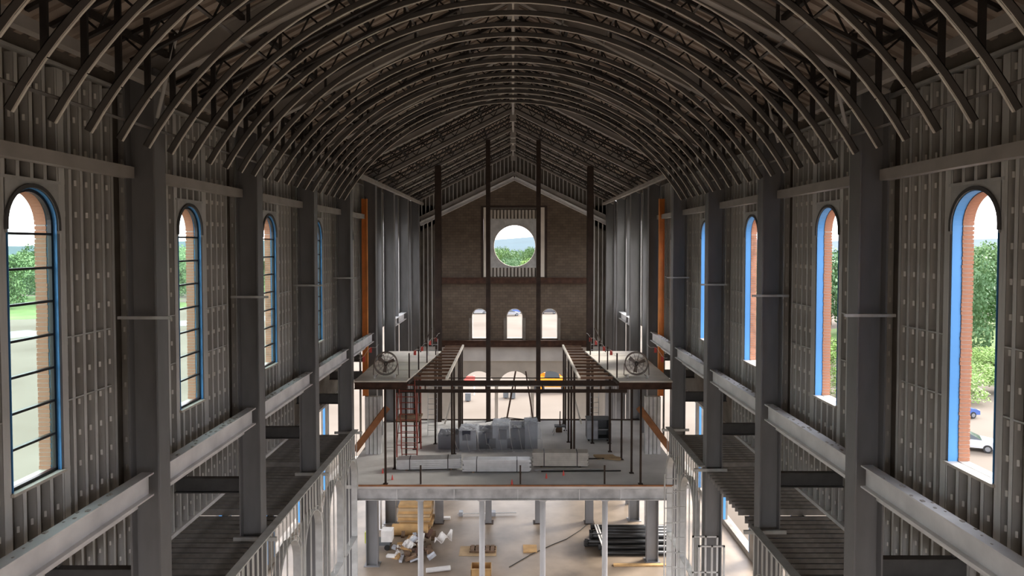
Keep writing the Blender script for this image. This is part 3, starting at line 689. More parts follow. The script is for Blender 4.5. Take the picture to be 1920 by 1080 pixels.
    # row of rusty columns at the rear of the loft
    for i, x in enumerate((-4.42, -1.47, 1.5, 4.55)):
        y = 41.0; wdt = 0.36 if i in (0, 3) else 0.26
        c = E('rust_column', (x, y, FLOOR)); tag(c, f'{ORDW[i]} dark rusty column of the row across the loft rear, counted from the glazed side', 'column', 'rusty columns across the loft rear')
        top = roof(x) + 0.1
        MB().ibeam((x, y, LOFT), (x, y, top), wdt, wdt, 0.03, 0.03, up=(0, 1, 0)).build('shaft', 'rust_dark', c)
        MB().ibeam((x, y, FLOOR + 0.03), (x, y, LOFT - 0.4), wdt + 0.1, wdt + 0.1, 0.03, 0.03, up=(0, 1, 0)).build('cased_shaft', 'column_steel', c)
        MB().box(x - 0.3, x + 0.3, y - 0.3, y + 0.3, FLOOR, FLOOR + 0.03).build('base_plate', 'rust_dark', c)
    for s in (-1, 1):
        x = s * 8.05
        c = E('loft_column', (x, 40.2, FLOOR)); tag(c, f'broad grey column standing on the floor under the loft, {SIDE[s]} side', 'column')
        MB().ibeam((x, 40.2, FLOOR + 0.03), (x, 40.2, LOFT - 0.2), 0.55, 0.6, 0.04, 0.04, up=(0, 1, 0)).build('shaft', 'girder_steel', c)
        MB().box(x - 0.4, x + 0.4, 39.85, 40.55, FLOOR, FLOOR + 0.03).build('base_plate', 'girder_steel', c)
front_wall()

# ------------------------------------------------------------------ loft: platforms, scaffold, equipment
PLT = -5.9
def platforms():
    for s in (-1, 1):
        e = E('work_platform', (s * 5.6, 34, PLT - 0.3)); tag(e, f'pale plank work platform with rusty front beam above the loft, {SIDE[s]} side', 'platform', 'work platforms above the loft')
        xi0, xi1 = 4.62, 4.0; n = 16
        y0, y1 = 29.9, 38.4
        for k in range(n):                      # individual sheets across the deck
            ya = y0 + (y1 - y0) * k / n; yb = y0 + (y1 - y0) * (k + 1) / n - 0.012
            xa = xi0 + (xi1 - xi0) * k / n; xb = xi0 + (xi1 - xi0) * (k + 1) / n; z = PLT + random.uniform(-0.01, 0.01)
            m = MB(); m.hexa([(s * xa, ya, z - 0.06), (s * 6.92, ya, z - 0.06), (s * 6.92, yb, z - 0.06), (s * xb, yb, z - 0.06), (s * xa, ya, z), (s * 6.92, ya, z), (s * 6.92, yb, z), (s * xb, yb, z)])
            m.build('plank', 'plank_deck', e)
        MB().ibeam((s * 4.6, 30.0, PLT - 0.22), (s * 6.9, 30.0, PLT - 0.22), 0.3, 0.2).build('rim_beam', 'rust', e)
        MB().bar((s * 4.6, 30.0, PLT - 0.12), (s * 4.0, 38.4, PLT - 0.12), 0.1, 0.12).build('edge_beam', 'rust_dark', e)
        jm = MB().box(-0.04, 0.04, -0.04, 0.04, -0.24, -0.12)
        for k in range(6):
            y = 30.8 + 1.4 * k
            MB().box(min(s * 4.5, s * 6.9), max(s * 4.5, s * 6.9), y - 0.05, y + 0.05, PLT - 0.26, PLT - 0.07).build('joist', 'rust_dark', e)
        # unfinished strip of open joists along the inner edge
        f = E('open_joist_frame', (s * 3.5, 35, PLT - 0.3)); tag(f, f'rusty open joist frame beside the work platform, {SIDE[s]} side', 'frame', 'open joist frames beside the platforms')
        MB().bar((s * 2.95, 30.6, PLT - 0.05), (s * 2.95, 40.8, PLT - 0.05), 0.1, 0.12).build('edge_member', 'plank_deck', f)
        y = 31.0
        while y < 40.8:
            xa = 4.55 + (4.0 - 4.55) * min(1, (y - 29.9) / 8.5)
            MB().box(min(s * 3.0, s * xa), max(s * 3.0, s * xa), y - 0.05, y + 0.05, PLT - 0.13, PLT - 0.02).build('joist', 'joist_brown', f); y += 0.95
        # scaffold posts under the platforms
        posts = [(-5.55, 32.2), (-5.27, 33.9), (-5.05, 35.3), (-4.95, 36.5), (-4.1, 36.3)] if s < 0 else [(5.45, 31.6), (5.3, 33.6), (4.92, 34.9), (5.1, 36.4), (4.2, 36.4)]
        posts = [(p[0], p[1], PLT - 0.3) for p in posts] + [(s * 5.6, 30.15, PLT - 0.42)]
        posts += [(s * 2.95, yy, PLT - 0.12) for yy in ((33.2, 34.5, 37.5, 38.6, 40.0) if s < 0 else (33.2, 34.9, 36.6, 38.9, 40.3))]
        for i, (x, y, zt) in enumerate(posts):
            p = E('scaffold_post', (x, y, LOFT)); tag(p, f'{ORDW[i]} rusty scaffold post on the loft floor under the {SIDE[s]} side platform', 'post', f'scaffold posts on the loft, {SIDE[s]} side')
            MB().tube((x, y, LOFT + 0.02), (x, y, zt), 0.05, 8).build('tube', 'rust_dark', p, smooth=True)
            MB().box(x - 0.1, x + 0.1, y - 0.1, y + 0.1, LOFT, LOFT + 0.02).build('foot_plate', 'rust_dark', p)
        # guard posts, ropes with red flags
        g = E('guard_rail', (s * 4.5, 34, PLT)); tag(g, f'thin guard posts and rope with red flags on the {SIDE[s]} side platform', 'railing', 'flagged guard rails on the platforms')
        for y in (30.6, 32.6, 34.6, 37.0):
            xx = s * (4.66 + (4.04 - 4.66) * (y - 29.9) / 8.5)
            MB().tube((xx, y, PLT), (xx, y, PLT + 1.1), 0.035, 6).build('post', 'rust_dark', g)
        rope = [(s * (4.66 + (4.04 - 4.66) * (y - 29.9) / 8.5), y, PLT + 1.05 - 0.12 * math.sin((y - 30) * 1.6) ** 2) for y in [30.6 + 0.4 * k for k in range(20)]]
        MB().path(rope, 0.008, 4).build('rope', 'white_cloth', g)
        r2 = [(s * 6.75, 30.2 + 0.5 * k, PLT + 0.95 - 0.1 * math.sin(k)) for k in range(10)]
        MB().path(r2, 0.008, 4).build('rope', 'white_cloth', g)
        for k in (3, 7, 12, 16): MB().box(rope[k][0] - 0.06, rope[k][0] + 0.06, rope[k][1], rope[k][1] + 0.01, rope[k][2] - 0.22, rope[k][2]).build('flag', 'flag_red', g)
        for k in (2, 5): MB().box(r2[k][0] - 0.06, r2[k][0] + 0.06, r2[k][1], r2[k][1] + 0.01, r2[k][2] - 0.25, r2[k][2]).build('flag', 'flag_red', g)
        MB().tube((s * 5.1, 38.0, PLT), (s * 4.5, 38.2, PLT + 1.3), 0.03, 6).build('stay', 'rust_dark', g)
        # enclosure of blue-grey panels round the fifth column, slanting primed stringer
        b = E('stud_pier', (s * 7.0, 34.6, LOFT)); tag(b, f'narrow blue-grey metal stud pier standing on the loft, {SIDE[s]} side', 'pier')
        for k in range(4):
            x = s * 6.62 + s * 0.2 * k
            MB().box(min(x, x + s * 0.17), max(x, x + s * 0.17), 34.45, 34.75, LOFT, -7.6).build('stud', 'track_grey', b)
        tag(MB().bar((s * 6.2, 34.0, -8.0), (s * 7.7, 33.4, -10.0), 0.12, 0.3).build('stair_stringer', 'stringer_rust'), f'slanting rust-orange stringer at the loft edge, {SIDE[s]} side', 'stringer')
    # lattice walkway spanning between the platforms
    w = E('lattice_walkway', (0, 33, -7.05)); tag(w, 'dark horizontal lattice scaffold beams spanning between the two work platforms', 'scaffold')
    MB().box(-5.6, 5.45, 32.9, 33.0, -6.72, -6.48).build('lattice_beam', 'rust_dark', w)
    MB().box(-5.6, 5.45, 32.9, 33.0, -7.06, -6.90).build('lattice_beam', 'rust_dark', w)
    MB().tube((-5.6, 33.05, -6.38), (5.45, 33.05, -6.38), 0.025, 6).build('hand_rod', 'rust_dark', w)
    MB().tube((-4.5, 33.2, -6.8), (5.0, 33.2, -6.8), 0.02, 6).build('conduit', 'aluminium', w)
    for x in (-4.2, -2.9, -1.3, 0.1, 1.4, 2.9, 4.2): MB().box(x - 0.03, x + 0.03, 32.92, 32.98, -6.91, -6.71).build('spacer', 'rust', w)
platforms()

def fan(x, y, s, lab):
    e = E('drum_fan', (x, y, PLT)); tag(e, lab, 'fan', 'drum fans on the platforms')
    c = (x, y, PLT + 0.62); r = 0.5; ax = (0.15 * s, 1, 0)
    a = Vector(ax).normalized()
    m = MB()
    for d in (-0.14, 0.14): m.torus(Vector(c) + a * d, ax, r, 0.022, 32, 6)
    k = 32; u = a.orthogonal().normalized(); v = a.cross(u)
    for i in range(k):
        t0, t1 = 2 * math.pi * i / k, 2 * math.pi * (i + 1) / k
        p = [Vector(c) + (u * math.cos(t) + v * math.sin(t)) * r + a * d for t in (t0, t1) for d in (-0.14, 0.14)]
        m.quad([p[0], p[1], p[3], p[2]])
    m.build('drum', 'fan_metal', e, smooth=True)
    m = MB()
    for d in (-0.15, 0.15):
        for i in range(12):
            t = 2 * math.pi * i / 12; m.tube(Vector(c) + a * d, Vector(c) + a * d + (u * math.cos(t) + v * math.sin(t)) * r, 0.006, 4)
        for rr in (0.16, 0.32): m.torus(Vector(c) + a * d, ax, rr, 0.006, 24, 4)
    m.build('wire_guard', 'fan_metal', e)
    MB().tube(Vector(c) - a * 0.12, Vector(c) + a * 0.12, 0.09, 12).build('motor', 'rubber', e)
    for i in range(3):
        t = 2 * math.pi * i / 3 + 0.4; d = u * math.cos(t) + v * math.sin(t); q = a.cross(d)
        p0 = Vector(c) + d * 0.08; p1 = Vector(c) + d * 0.4
        mb = MB(); mb.hexa([p0 - q * 0.05 - a * 0.03, p0 + q * 0.05 + a * 0.03, p0 + q * 0.05 + a * 0.04, p0 - q * 0.05 - a * 0.02, p1 - q * 0.09 - a * 0.06, p1 + q * 0.09 + a * 0.06, p1 + q * 0.09 + a * 0.07, p1 - q * 0.09 - a * 0.05])
        mb.build('blade', 'fan_metal', e)
    m = MB()
    for sg in (-1, 1):
        m.path([(x + sg * 0.54, y, PLT + 0.62), (x + sg * 0.56, y, PLT + 0.12), (x + sg * 0.42, y - 0.3, PLT + 0.06)], 0.02, 6); m.tube((x + sg * 0.42, y - 0.3, PLT + 0.06), (x + sg * 0.42, y + 0.35, PLT + 0.06), 0.02, 6)
    m.build('yoke_stand', 'fan_metal', e)
    for sg in (-1, 1): MB().tube((x + sg * 0.4, y - 0.3, PLT + 0.09), (x + sg * 0.47, y - 0.3, PLT + 0.09), 0.09, 12).build('wheel', 'white_cloth', e)
fan(-5.67, 30.75, -1, 'round drum fan on the platform near the glazed wall')
fan(5.5, 30.75, 1, 'round drum fan on the platform near the unglazed wall')

def ladder(p, q, wdt, mt, lab, name='ladder'):
    e = E(name, p); tag(e, lab, 'ladder')
    p = Vector(p); q = Vector(q); d = q - p
    for sg in (-1, 1): MB().bar(p + Vector((sg * wdt / 2, 0, 0)), q + Vector((sg * wdt / 2, 0, 0)), 0.03, 0.08, (0, 1, 0)).build('rail', mt, e)
    n = int(d.length / 0.3)
    for i in range(1, n): MB().tube(p + d * i / n - Vector((wdt / 2, 0, 0)), p + d * i / n + Vector((wdt / 2, 0, 0)), 0.018, 6).build('rung', mt, e)
ladder((-4.45, 37.9, LOFT), (-4.25, 36.7, -5.0), 0.5, 'aluminium', 'aluminium ladder leaning up to the platform near the glazed wall')
ladder((4.65, 39.4, LOFT), (4.62, 38.9, -5.3), 0.48, 'aluminium', 'aluminium ladder leaning up to the platform near the unglazed wall')
ladder((-5.05, 33.6, LOFT), (-5.0, 32.4, -6.3), 0.75, 'red_paint', 'red step ladder standing under the platform near the glazed wall', 'step_ladder')

def red_tower():
    e = E('scaffold_tower', (-5.3, 34.4, LOFT)); tag(e, 'red painted scaffold tower under the platform near the glazed wall', 'scaffold')
    for x in (-5.75, -4.75):
        for y in (34.0, 35.4):
            MB().tube((x, y, LOFT), (x, y, -6.3), 0.035, 8).build('leg', 'red_paint', e)
    for z in (-9.9, -9.3, -8.7, -8.1, -7.5, -6.9):
        for y in (34.0, 35.4): MB().tube((-5.75, y, z), (-4.75, y, z), 0.02, 6).build('rung', 'red_paint', e)
    for z0, z1 in ((-9.9, -8.1), (-8.1, -6.5)):
        for x in (-5.75, -4.75): MB().tube((x, 34.0, z0), (x, 35.4, z1), 0.018, 6).build('brace', 'rust', e)
    MB().box(-5.85, -4.65, 33.95, 35.5, -8.75, -8.68).build('platform_board', 'debris_brown', e)
red_tower()

def bundle(name, lab, cx, cy, length, rz, rows, cols, w, h, mt, group=None, z=LOFT, tilt=0):
    e = E(name, (cx, cy, z), rz); tag(e, lab, 'stud bundle', group)
    for x in (-length * 0.35, length * 0.35): MB().box(x - 0.05, x + 0.05, -cols * w / 2, cols * w / 2, 0, 0.06).build('timber_bearer', 'debris_brown', e, world=False)
    for i in range(rows):
        for j in range(cols):
            y0 = -cols * w / 2 + j * w; z0 = 0.06 + i * h; dx = random.uniform(-0.05, 0.05); L = length / 2
            m = MB(); m.box(-L + dx, L + dx, y0, y0 + 0.006, z0, z0 + h - 0.005); m.box(-L + dx, L + dx, y0 + 0.006, y0 + w - 0.006, z0 + h - 0.011, z0 + h - 0.005); m.box(-L + dx, L + dx, y0 + w - 0.012, y0 + w - 0.006, z0, z0 + h - 0.005)
            m.build('stud', mt, e, world=False)
    for x in (-length * 0.3, length * 0.3): MB().box(x - 0.02, x + 0.02, -cols * w / 2 - 0.008, cols * w / 2 + 0.004, 0.05, 0.068 + rows * h).build('strap', 'frame_black', e, world=False)
    return e
bundle('stud_bundle', 'long galvanised stud bundle lying askew beside the red tower on the loft', -3.95, 32.35, 2.95, R(4), 5, 8, 0.09, 0.09, 'aluminium', 'stud bundles on the loft')
bundle('stud_bundle', 'middle galvanised stud bundle in front of the wrapped stack', -0.75, 31.9, 3.1, 0, 6, 5, 0.11, 0.09, 'aluminium', 'stud bundles on the loft')
bundle('stud_bundle', 'galvanised stud bundle with brown ends beside the flat cardboard', 2.25, 32.75, 2.6, R(-1), 7, 6, 0.11, 0.09, 'sill_metal', 'stud bundles on the loft')
for i, (y, x0, x1, mt) in enumerate([(31.95, 1.0, 4.2, 'aluminium'), (31.75, 1.3, 5.0, 'black_pipe'), (33.6, 1.6, 5.0, 'black_pipe')]):
    tag(MB().tube((x0, y, LOFT + 0.03), (x1, y + 0.1, LOFT + 0.03), 0.03, 8).build('loose_rod', mt), ['pale loose rod lying in front of the brown-ended bundle', 'long dark rod lying nearest the loft edge', 'dark rod lying behind the brown-ended bundle'][i], 'rod', 'loose rods on the loft')
for i, (x, y, rz, w_, d_) in enumerate([(4.55, 34.0, 0.2, 1.0, 0.6), (4.9, 33.7, -0.3, 0.8, 0.5)]):
    e = MB(); a = rz
    pts = [(x + dx * math.cos(a) - dy * math.sin(a), y + dx * math.sin(a) + dy * math.cos(a)) for dx, dy in ((-w_ / 2, -d_ / 2), (w_ / 2, -d_ / 2), (w_ / 2, d_ / 2), (-w_ / 2, d_ / 2))]
    zz = LOFT + 0.03 * i; e.hexa([(p[0], p[1], zz) for p in pts] + [(p[0], p[1], zz + 0.025 + 0.05 * (k % 2)) for k, p in enumerate(pts)])
    tag(e.build('cardboard_sheet', 'cardboard'), ['larger flat cardboard sheet lying on the loft', 'smaller cardboard sheet lying over the larger one on the loft'][i], 'cardboard', 'flat cardboard on the loft')
for i, x in enumerate((-4.06, 0.32, 4.02)):
    tag(MB().box(x - 0.035, x + 0.035, 30.12, 30.19, LOFT, LOFT + 0.82).build('guard_stanchion', 'rust_dark'), f'{ORDW[i]} short dark stanchion on the loft rim, counted from the glazed side', 'post', 'short stanchions on the loft rim')
for i, (x, y) in enumerate([(-6.0, 31.6), (-5.4, 30.7), (-0.05, 30.1), (1.5, 30.9), (2.3, 31.3)]):
    tag(MB().tube((x, y, LOFT), (x, y, LOFT + 0.22), 0.05, 8, r2=0.012).build('marker_cone', 'flag_red'), f'{ORDW[i]} tiny red marker on the loft floor near its rim, counted from the glazed side', 'marker', 'tiny red markers on the loft rim')

def wrapped_stack():
    e = E('wrapped_stack', (-1.2, 36.2, LOFT)); tag(e, 'stack of cartons draped in clear plastic film on the loft', 'wrapped stack')
    boxes = [(-3.3, 35.3, 1.1, 1.2, 0.75), (-2.3, 35.2, 0.9, 1.3, 1.0), (-1.4, 35.4, 0.8, 1.4, 0.85), (-0.6, 35.2, 0.9, 1.5, 1.25), (0.25, 35.3, 0.8, 1.4, 1.1), (0.95, 35.4, 0.7, 1.3, 1.3)]
    for i, (x, y, w_, d_, h) in enumerate(boxes):
        MB().box(x - w_ / 2, x + w_ / 2 - 0.04, y, y + d_, LOFT, LOFT + h).build('carton', 'carton_grey' if i % 2 else 'carton_dark', e)
    for x, z in ((-2.6, 0.5), (-0.75, 0.55), (-1.3, 0.1), (-0.3, 0.1)):
        MB().box(x, x + 0.42, 35.15, 35.21, LOFT + z, LOFT + z + 0.5).build('carton_panel', 'carton_dark', e)
    rg = random.Random(3); nx, ny = 70, 26; m = MB(); x0, x1, y0, y1 = -3.95, 1.5, 34.75, 37.2
    def hgt(x, y):
        h = 0.02
        for bx_, by, w_, d_, hh in boxes:
            dx = max(0, abs(x - bx_) - w_ / 2); dy = max(0, by - y, y - by - d_); d = math.hypot(dx, dy)
            h = max(h, hh + 0.035 - 4.0 * d)
        h += 0.03 * math.sin(x * 9 + y * 6) + 0.025 * math.sin(x * 21 - y * 13) + 0.02 * math.sin(x * 33 + y * 4)
        return max(0.015, h)
    for j in range(ny + 1):
        for i in range(nx + 1):
            x = x0 + (x1 - x0) * i / nx + 0.03 * math.sin(j * 1.3 + i); y = y0 + (y1 - y0) * j / ny; m.v.append((x, y, LOFT + hgt(x, y)))
    for j in range(ny):
        for i in range(nx): a = j * (nx + 1) + i; m.f.append((a, a + 1, a + nx + 2, a + nx + 1)); m.m.append(0)
    m.build('plastic_film', 'plastic_film', e, smooth=True)
    for k in range(9):
        xa = -3.4 + k * 0.55; p = []
        for t in range(9):
            x = xa + t * 0.08; y = 35.9 - t * 0.13; p.append((x, y, LOFT + hgt(x, y) + 0.012))
        MB().path(p, 0.010, 4).build('film_crease', 'white_cloth', e)
    MB().path([(-1.5, 36.9, LOFT + 1.0), (-0.4, 36.7, LOFT + 1.3), (0.6, 36.6, LOFT + 1.22), (1.35, 36.5, LOFT + 1.4)], 0.025, 6).build('lashing', 'rubber', e)
wrapped_stack()

def gang_box():
    x0, x1, y0, y1 = 3.95, 5.15, 36.7, 37.5; z = LOFT
    e = E('job_box', ((x0 + x1) / 2, (y0 + y1) / 2, z)); tag(e, 'dark grey site tool cabinet with open door below the platform near the unglazed wall', 'cabinet')
    m = MB(); m.box(x0, x1, y0 + 0.7, y1, z + 0.12, z + 1.15); m.box(x0, x0 + 0.05, y0, y1, z + 0.12, z + 1.15); m.box(x1 - 0.05, x1, y0, y1, z + 0.12, z + 1.15); m.box(x0, x1, y0, y1, z + 0.12, z + 0.18); m.box(x0 + 0.55, x0 + 0.6, y0, y1, z + 0.12, z + 1.15)
    m.build('body', 'toolbox_grey', e)
    MB().box(x0 - 0.02, x1 + 0.02, y0 - 0.02, y1, z + 1.15, z + 1.2).build('lid', 'toolbox_grey', e)
    MB().box(x0, x0 + 0.56, y0 - 0.03, y0, z + 0.14, z + 1.13).build('door', 'carton_grey', e)
    MB().box(x1 - 0.03, x1 + 0.02, y0 - 0.5, y0, z + 0.14, z + 1.13).build('door', 'toolbox_grey', e)
    MB().box(x0 + 0.6, x1 - 0.05, y0 + 0.1, y1, z + 0.6, z + 0.63).build('shelf', 'aluminium', e)
    for x in (x0 + 0.1, x1 - 0.1):
        for y in (y0 + 0.1, y1 - 0.1): MB().tube((x - 0.03, y, z + 0.06), (x + 0.03, y, z + 0.06), 0.06, 10).build('caster', 'rubber', e)
gang_box()
def saw_stand():
    x, y, z = 2.6, 38.2, LOFT
    e = E('saw_stand', (x, y, z)); tag(e, 'dark power saw on folding legs beyond the wrapped stack', 'saw')
    MB().box(x - 0.3, x + 0.3, y - 0.2, y + 0.2, z + 0.42, z + 0.50).build('table', 'toolbox_grey', e)
    for sx_ in (-1, 1):
        for sy in (-1, 1): MB().tube((x + sx_ * 0.4, y + sy * 0.3, z), (x + sx_ * 0.22, y + sy * 0.15, z + 0.42), 0.02, 6).build('leg', 'aluminium', e)
    MB().tube((x - 0.03, y, z + 0.62), (x + 0.03, y, z + 0.62), 0.16, 20).build('blade_guard', 'rust', e)
    MB().tube((x, y, z + 0.5), (x + 0.02, y + 0.1, z + 1.25), 0.03, 6).build('arm', 'rubber', e)
    MB().box(x - 0.2, x + 0.15, y + 0.32, y + 0.6, z, z + 0.32).build('dust_bin', 'debris_brown', e)
saw_stand()
for i, (x, h) in enumerate([(0.35, 0.7), (-0.5, 0.55)]):    # props leaning at the rear edge
    tag(MB().bar((1.2 if i else x - 0.75, 40.7, LOFT + 0.05), (0.75 if i else 0.15, 40.95, -7.5), 0.06, 0.08).build('raking_prop', 'rust'), ['rusty raking prop leaning away from the middle of the loft rear', 'rusty prop leaning the other way at the loft rear'][i], 'prop', 'raking props at the loft rear')
for s in (-1, 1):
    tag(MB().bar((s * 4.0, 40.2, LOFT + 0.05), (s * 3.1, 40.5, -7.2), 0.1, 0.08).build('timber_brace', 'sill_metal'), f'pale raking timber brace at the loft rear, {SIDE[s]} side', 'brace', 'pale raking braces at the loft rear')

# ------------------------------------------------------------------ things on the nave floor
def floor_things():
    z = FLOOR
    e = E('plywood_stack', (-6.1, 40.6, z)); tag(e, 'brown stack of plywood and boxes on the floor under the loft', 'plywood')
    k = 0; zz = z
    while zz < z + 1.35:
        h = random.choice((0.1, 0.14, 0.18)); dx = random.uniform(-0.12, 0.12); dy = random.uniform(-0.1, 0.1)
        MB().box(-6.7 + dx, -4.8 + dx, 39.9 + dy, 41.3 + dy, zz, zz + h - 0.015).build('board', ('wood_ply', 'cardboard')[k % 2], e); zz += h; k += 1
    tag(MB().tube((-6.9, 39.2, z + 0.32), (-4.9, 39.1, z + 0.32), 0.32, 20).build('paper_roll', 'wood_ply'), 'fat brown paper roll lying before the plywood stack', 'roll')
    c = E('site_cart', (-7.3, 37.6, z)); tag(c, 'small yellow-green cart with white bags on the floor', 'cart')
    MB().box(-8.0, -6.7, 37.2, 38.0, z + 0.25, z + 0.4).build('tray', 'toolbox_grey', c)
    MB().box(-8.05, -7.5, 37.15, 37.7, z + 0.4, z + 1.0).build('motor_cover', 'yellow_green', c)
    MB().box(-7.9, -7.45, 37.75, 38.1, z + 0.4, z + 1.2).build('tank', 'white_cloth', c)
    MB().box(-7.2, -6.6, 37.3, 37.9, z + 0.4, z + 1.0).build('bag', 'white_cloth', c)
    for x in (-7.85, -6.85):
        for y in (37.2, 38.0): MB().tube((x, y - 0.05, z + 0.15), (x, y + 0.05, z + 0.15), 0.15, 12).build('wheel', 'rubber', c)
    rg = random.Random(11)
    d = E('debris_heap', (-5.7, 37.2, z)); tag(d, 'heap of brown scrap and white sheeting on the floor', 'debris')
    for k in range(46):
        x = rg.uniform(-6.2, -4.4); y = rg.uniform(35.6, 38.2); a = rg.uniform(0, 3.14); L = rg.uniform(0.2, 0.6); zz = z + rg.uniform(0.05, 0.4)
        MB().bar((x, y, zz), (x + L * math.cos(a), y + L * math.sin(a), zz + rg.uniform(-0.04, 0.3)), rg.uniform(0.08, 0.3), rg.uniform(0.04, 0.2)).build('scrap_piece', rg.choice(('debris_brown', 'debris_brown', 'wood_ply', 'rust', 'carton_grey', 'white_cloth')), d)
    for (x, y, L) in ((-6.2, 36.4, 1.3), (-5.9, 36.9, 1.0), (-4.3, 37.4, 0.9)):
        m = MB(); n = 8
        for i in range(n):
            for j in range(4):
                q = lambda i_, j_: (x + L * i_ / n, y + 0.16 * j_ + 0.6 * i_ / n, z + 0.3 + 0.16 * math.sin(i_ * 1.4 + j_) + 0.04 * j_)
                m.quad([q(i, j), q(i + 1, j), q(i + 1, j + 1), q(i, j + 1)])
        m.build('sheeting', 'white_cloth', d)
    p = E('scrap_pallet', (-1.6, 37.2, z)); tag(p, 'low dark pallet with scrap on brown sheet in mid-floor', 'pallet')
    MB().box(-2.9, -0.9, 36.5, 37.7, z, z + 0.012).build('sheet', 'cardboard', p)
    for k in range(5): MB().box(-2.3 + 0.27 * k, -2.1 + 0.27 * k, 36.8, 37.6, z + 0.1, z + 0.13).build('slat', 'debris_brown', p)
    for y in (36.85, 37.2, 37.5): MB().box(-2.35, -0.95, y, y + 0.08, z + 0.012, z + 0.1).build('bearer', 'debris_brown', p)
    b = E('open_carton', (-1.65, 34.4, z)); tag(b, 'orange-brown open carton on the floor near the second white column', 'carton')
    x0, x1, y0, y1 = -2.1, -1.1, 34.0, 34.7
    m = MB(); m.box(x0, x1, y0, y0 + 0.02, z, z + 0.5); m.box(x0, x1, y1 - 0.02, y1, z, z + 0.5); m.box(x0, x0 + 0.02, y0, y1, z, z + 0.5); m.box(x1 - 0.02, x1, y0, y1, z, z + 0.5); m.box(x0, x1, y0, y1, z, z + 0.02)
    m.build('body', 'wood_ply', b)
    MB().bar((x0, y0, z + 0.5), (x1, y0, z + 0.5), 0.02, 0.25, (0, -1, 0.3), 0, 0, 0.12).build('flap', 'wood_ply', b)
    tag(MB().box(0.55, 1.3, 36.9, 37.8, z, z + 0.05).build('plywood_offcut', 'wood_ply'), 'small yellowish plywood offcut lying in mid-floor', 'plywood')
    f = E('light_stand', (-2.4, 41.8, z)); tag(f, 'long pale pole with lamp clamps lying across the far floor', 'pole')
    MB().tube((-3.4, 42.0, z + 0.12), (0.2, 42.2, z + 0.12), 0.045, 8).build('pole', 'white_pipe', f)
    for x in (-3.2, -1.2): MB().box(x - 0.12, x + 0.12, 41.9, 42.3, z, z + 0.25).build('clamp', 'carton_grey', f)
    tag(MB().box(-4.2, -3.8, 41.4, 41.65, z, z + 0.12).build('white_case', 'white_cloth'), 'small white case lying on the far floor by the pole', 'case')
    rg = random.Random(5); k = 0
    for row in range(4):
        for j in range(7 - row):
            x0 = 4.3 + rg.uniform(-0.4, 0.9); y = 36.6 + 0.4 * j + 0.2 * row; r = 0.13; zz = z + r + row * 0.22
            if rg.random() < 0.12: continue
            p = E('black_pipe', (6.5, y, zz - r)); lv = ('bottom', 'second', 'third', 'top')[row]
            tag(p, f'long black pipe in the {lv} layer of the pile, {ORDW[j]} from its front', 'pipe', 'black pipes piled on the floor')
            MB().tube((x0, y, zz), (8.9, y, zz), r, 12).build('barrel', 'black_pipe', p, smooth=True)
            MB().tube((x0 - 0.02, y, zz), (x0 + 0.12, y, zz), r + 0.02, 12).build('end_collar', 'rubber', p)
    for i, x in enumerate((4.72, 4.86)):
        tag(MB().bar((x, 36.0, z + 0.75), (x - 0.15, 38.2, z + 1.0), 0.08, 0.04).build('white_strip', 'white_cloth'), ['outer white strip lying across the black pipes', 'inner white strip lying across the black pipes'][i], 'strip', 'white strips across the pipes')
    tag(MB().box(5.2, 8.4, 35.3, 35.5, z, z + 0.08).build('timber_batten', 'wood_ply'), 'long pale timber batten lying before the black pipes', 'batten')
    tag(MB().path([(4.6, 41.0, z + 0.015), (3.9, 39.8, z + 0.015), (3.0, 38.6, z + 0.015), (2.2, 37.9, z + 0.015), (0.9, 36.6, z + 0.015), (-0.2, 35.2, z + 0.015)], 0.02, 6).build('power_cable', 'rubber'), 'thin dark power cable trailing across the floor', 'cable')
    tag(MB().tube((-4.4, 34.6, z + 0.12), (-3.2, 34.9, z + 0.12), 0.12, 12).build('white_tube', 'white_pipe'), 'short white tube lying near the first white column', 'tube')
    tag(MB().box(-8.9, -8.8, 36, 36.1, z, z + 4.6).build('floor_prop', 'galvanised'), 'thin grey prop standing by the arcade under the loft', 'prop')
    # stud boxing round the third column on the unglazed side
    x, y = 6.95, COLY[1][3] - 0.5
    s = E('stud_boxing', (x, y, z)); tag(s, 'pale stud boxing framed round the third column, unglazed side', 'framing')
    for dx in (-0.45, 0.0, 0.42):
        for dy in (-0.5, 0.3): MB().box(x + dx - 0.03, x + dx + 0.03, y + dy - 0.03, y + dy + 0.03, z, -10.5).build('stud', 'white_pipe', s)
    for zz in (-14.5, -13.0, -11.8, -10.5):
        for dy in (-0.5, 0.3): MB().box(x - 0.48, x + 0.45, y + dy - 0.03, y + dy + 0.03, zz - 0.05, zz).build('rail', 'white_pipe', s)
    for zz in (-8.45, -8.9):
        pass
    q = E('ladder_scaffold', (6.4, 26.6, z)); tag(q, 'pale ladder-like scaffold frame beside the arcade, unglazed side', 'scaffold')
    for xx, yy in ((6.1, 26.2), (6.6, 26.2), (6.1, 27.6), (6.6, 27.6)): MB().tube((xx, yy, z), (xx, yy, -9.2), 0.03, 8).build('leg', 'white_pipe', q)
    zz = z + 0.6
    while zz < -9.2:
        for yy in (26.2, 27.6): MB().tube((6.1, yy, zz), (6.6, yy, zz), 0.02, 6).build('rung', 'white_pipe', q)
        zz += 0.6
floor_things()

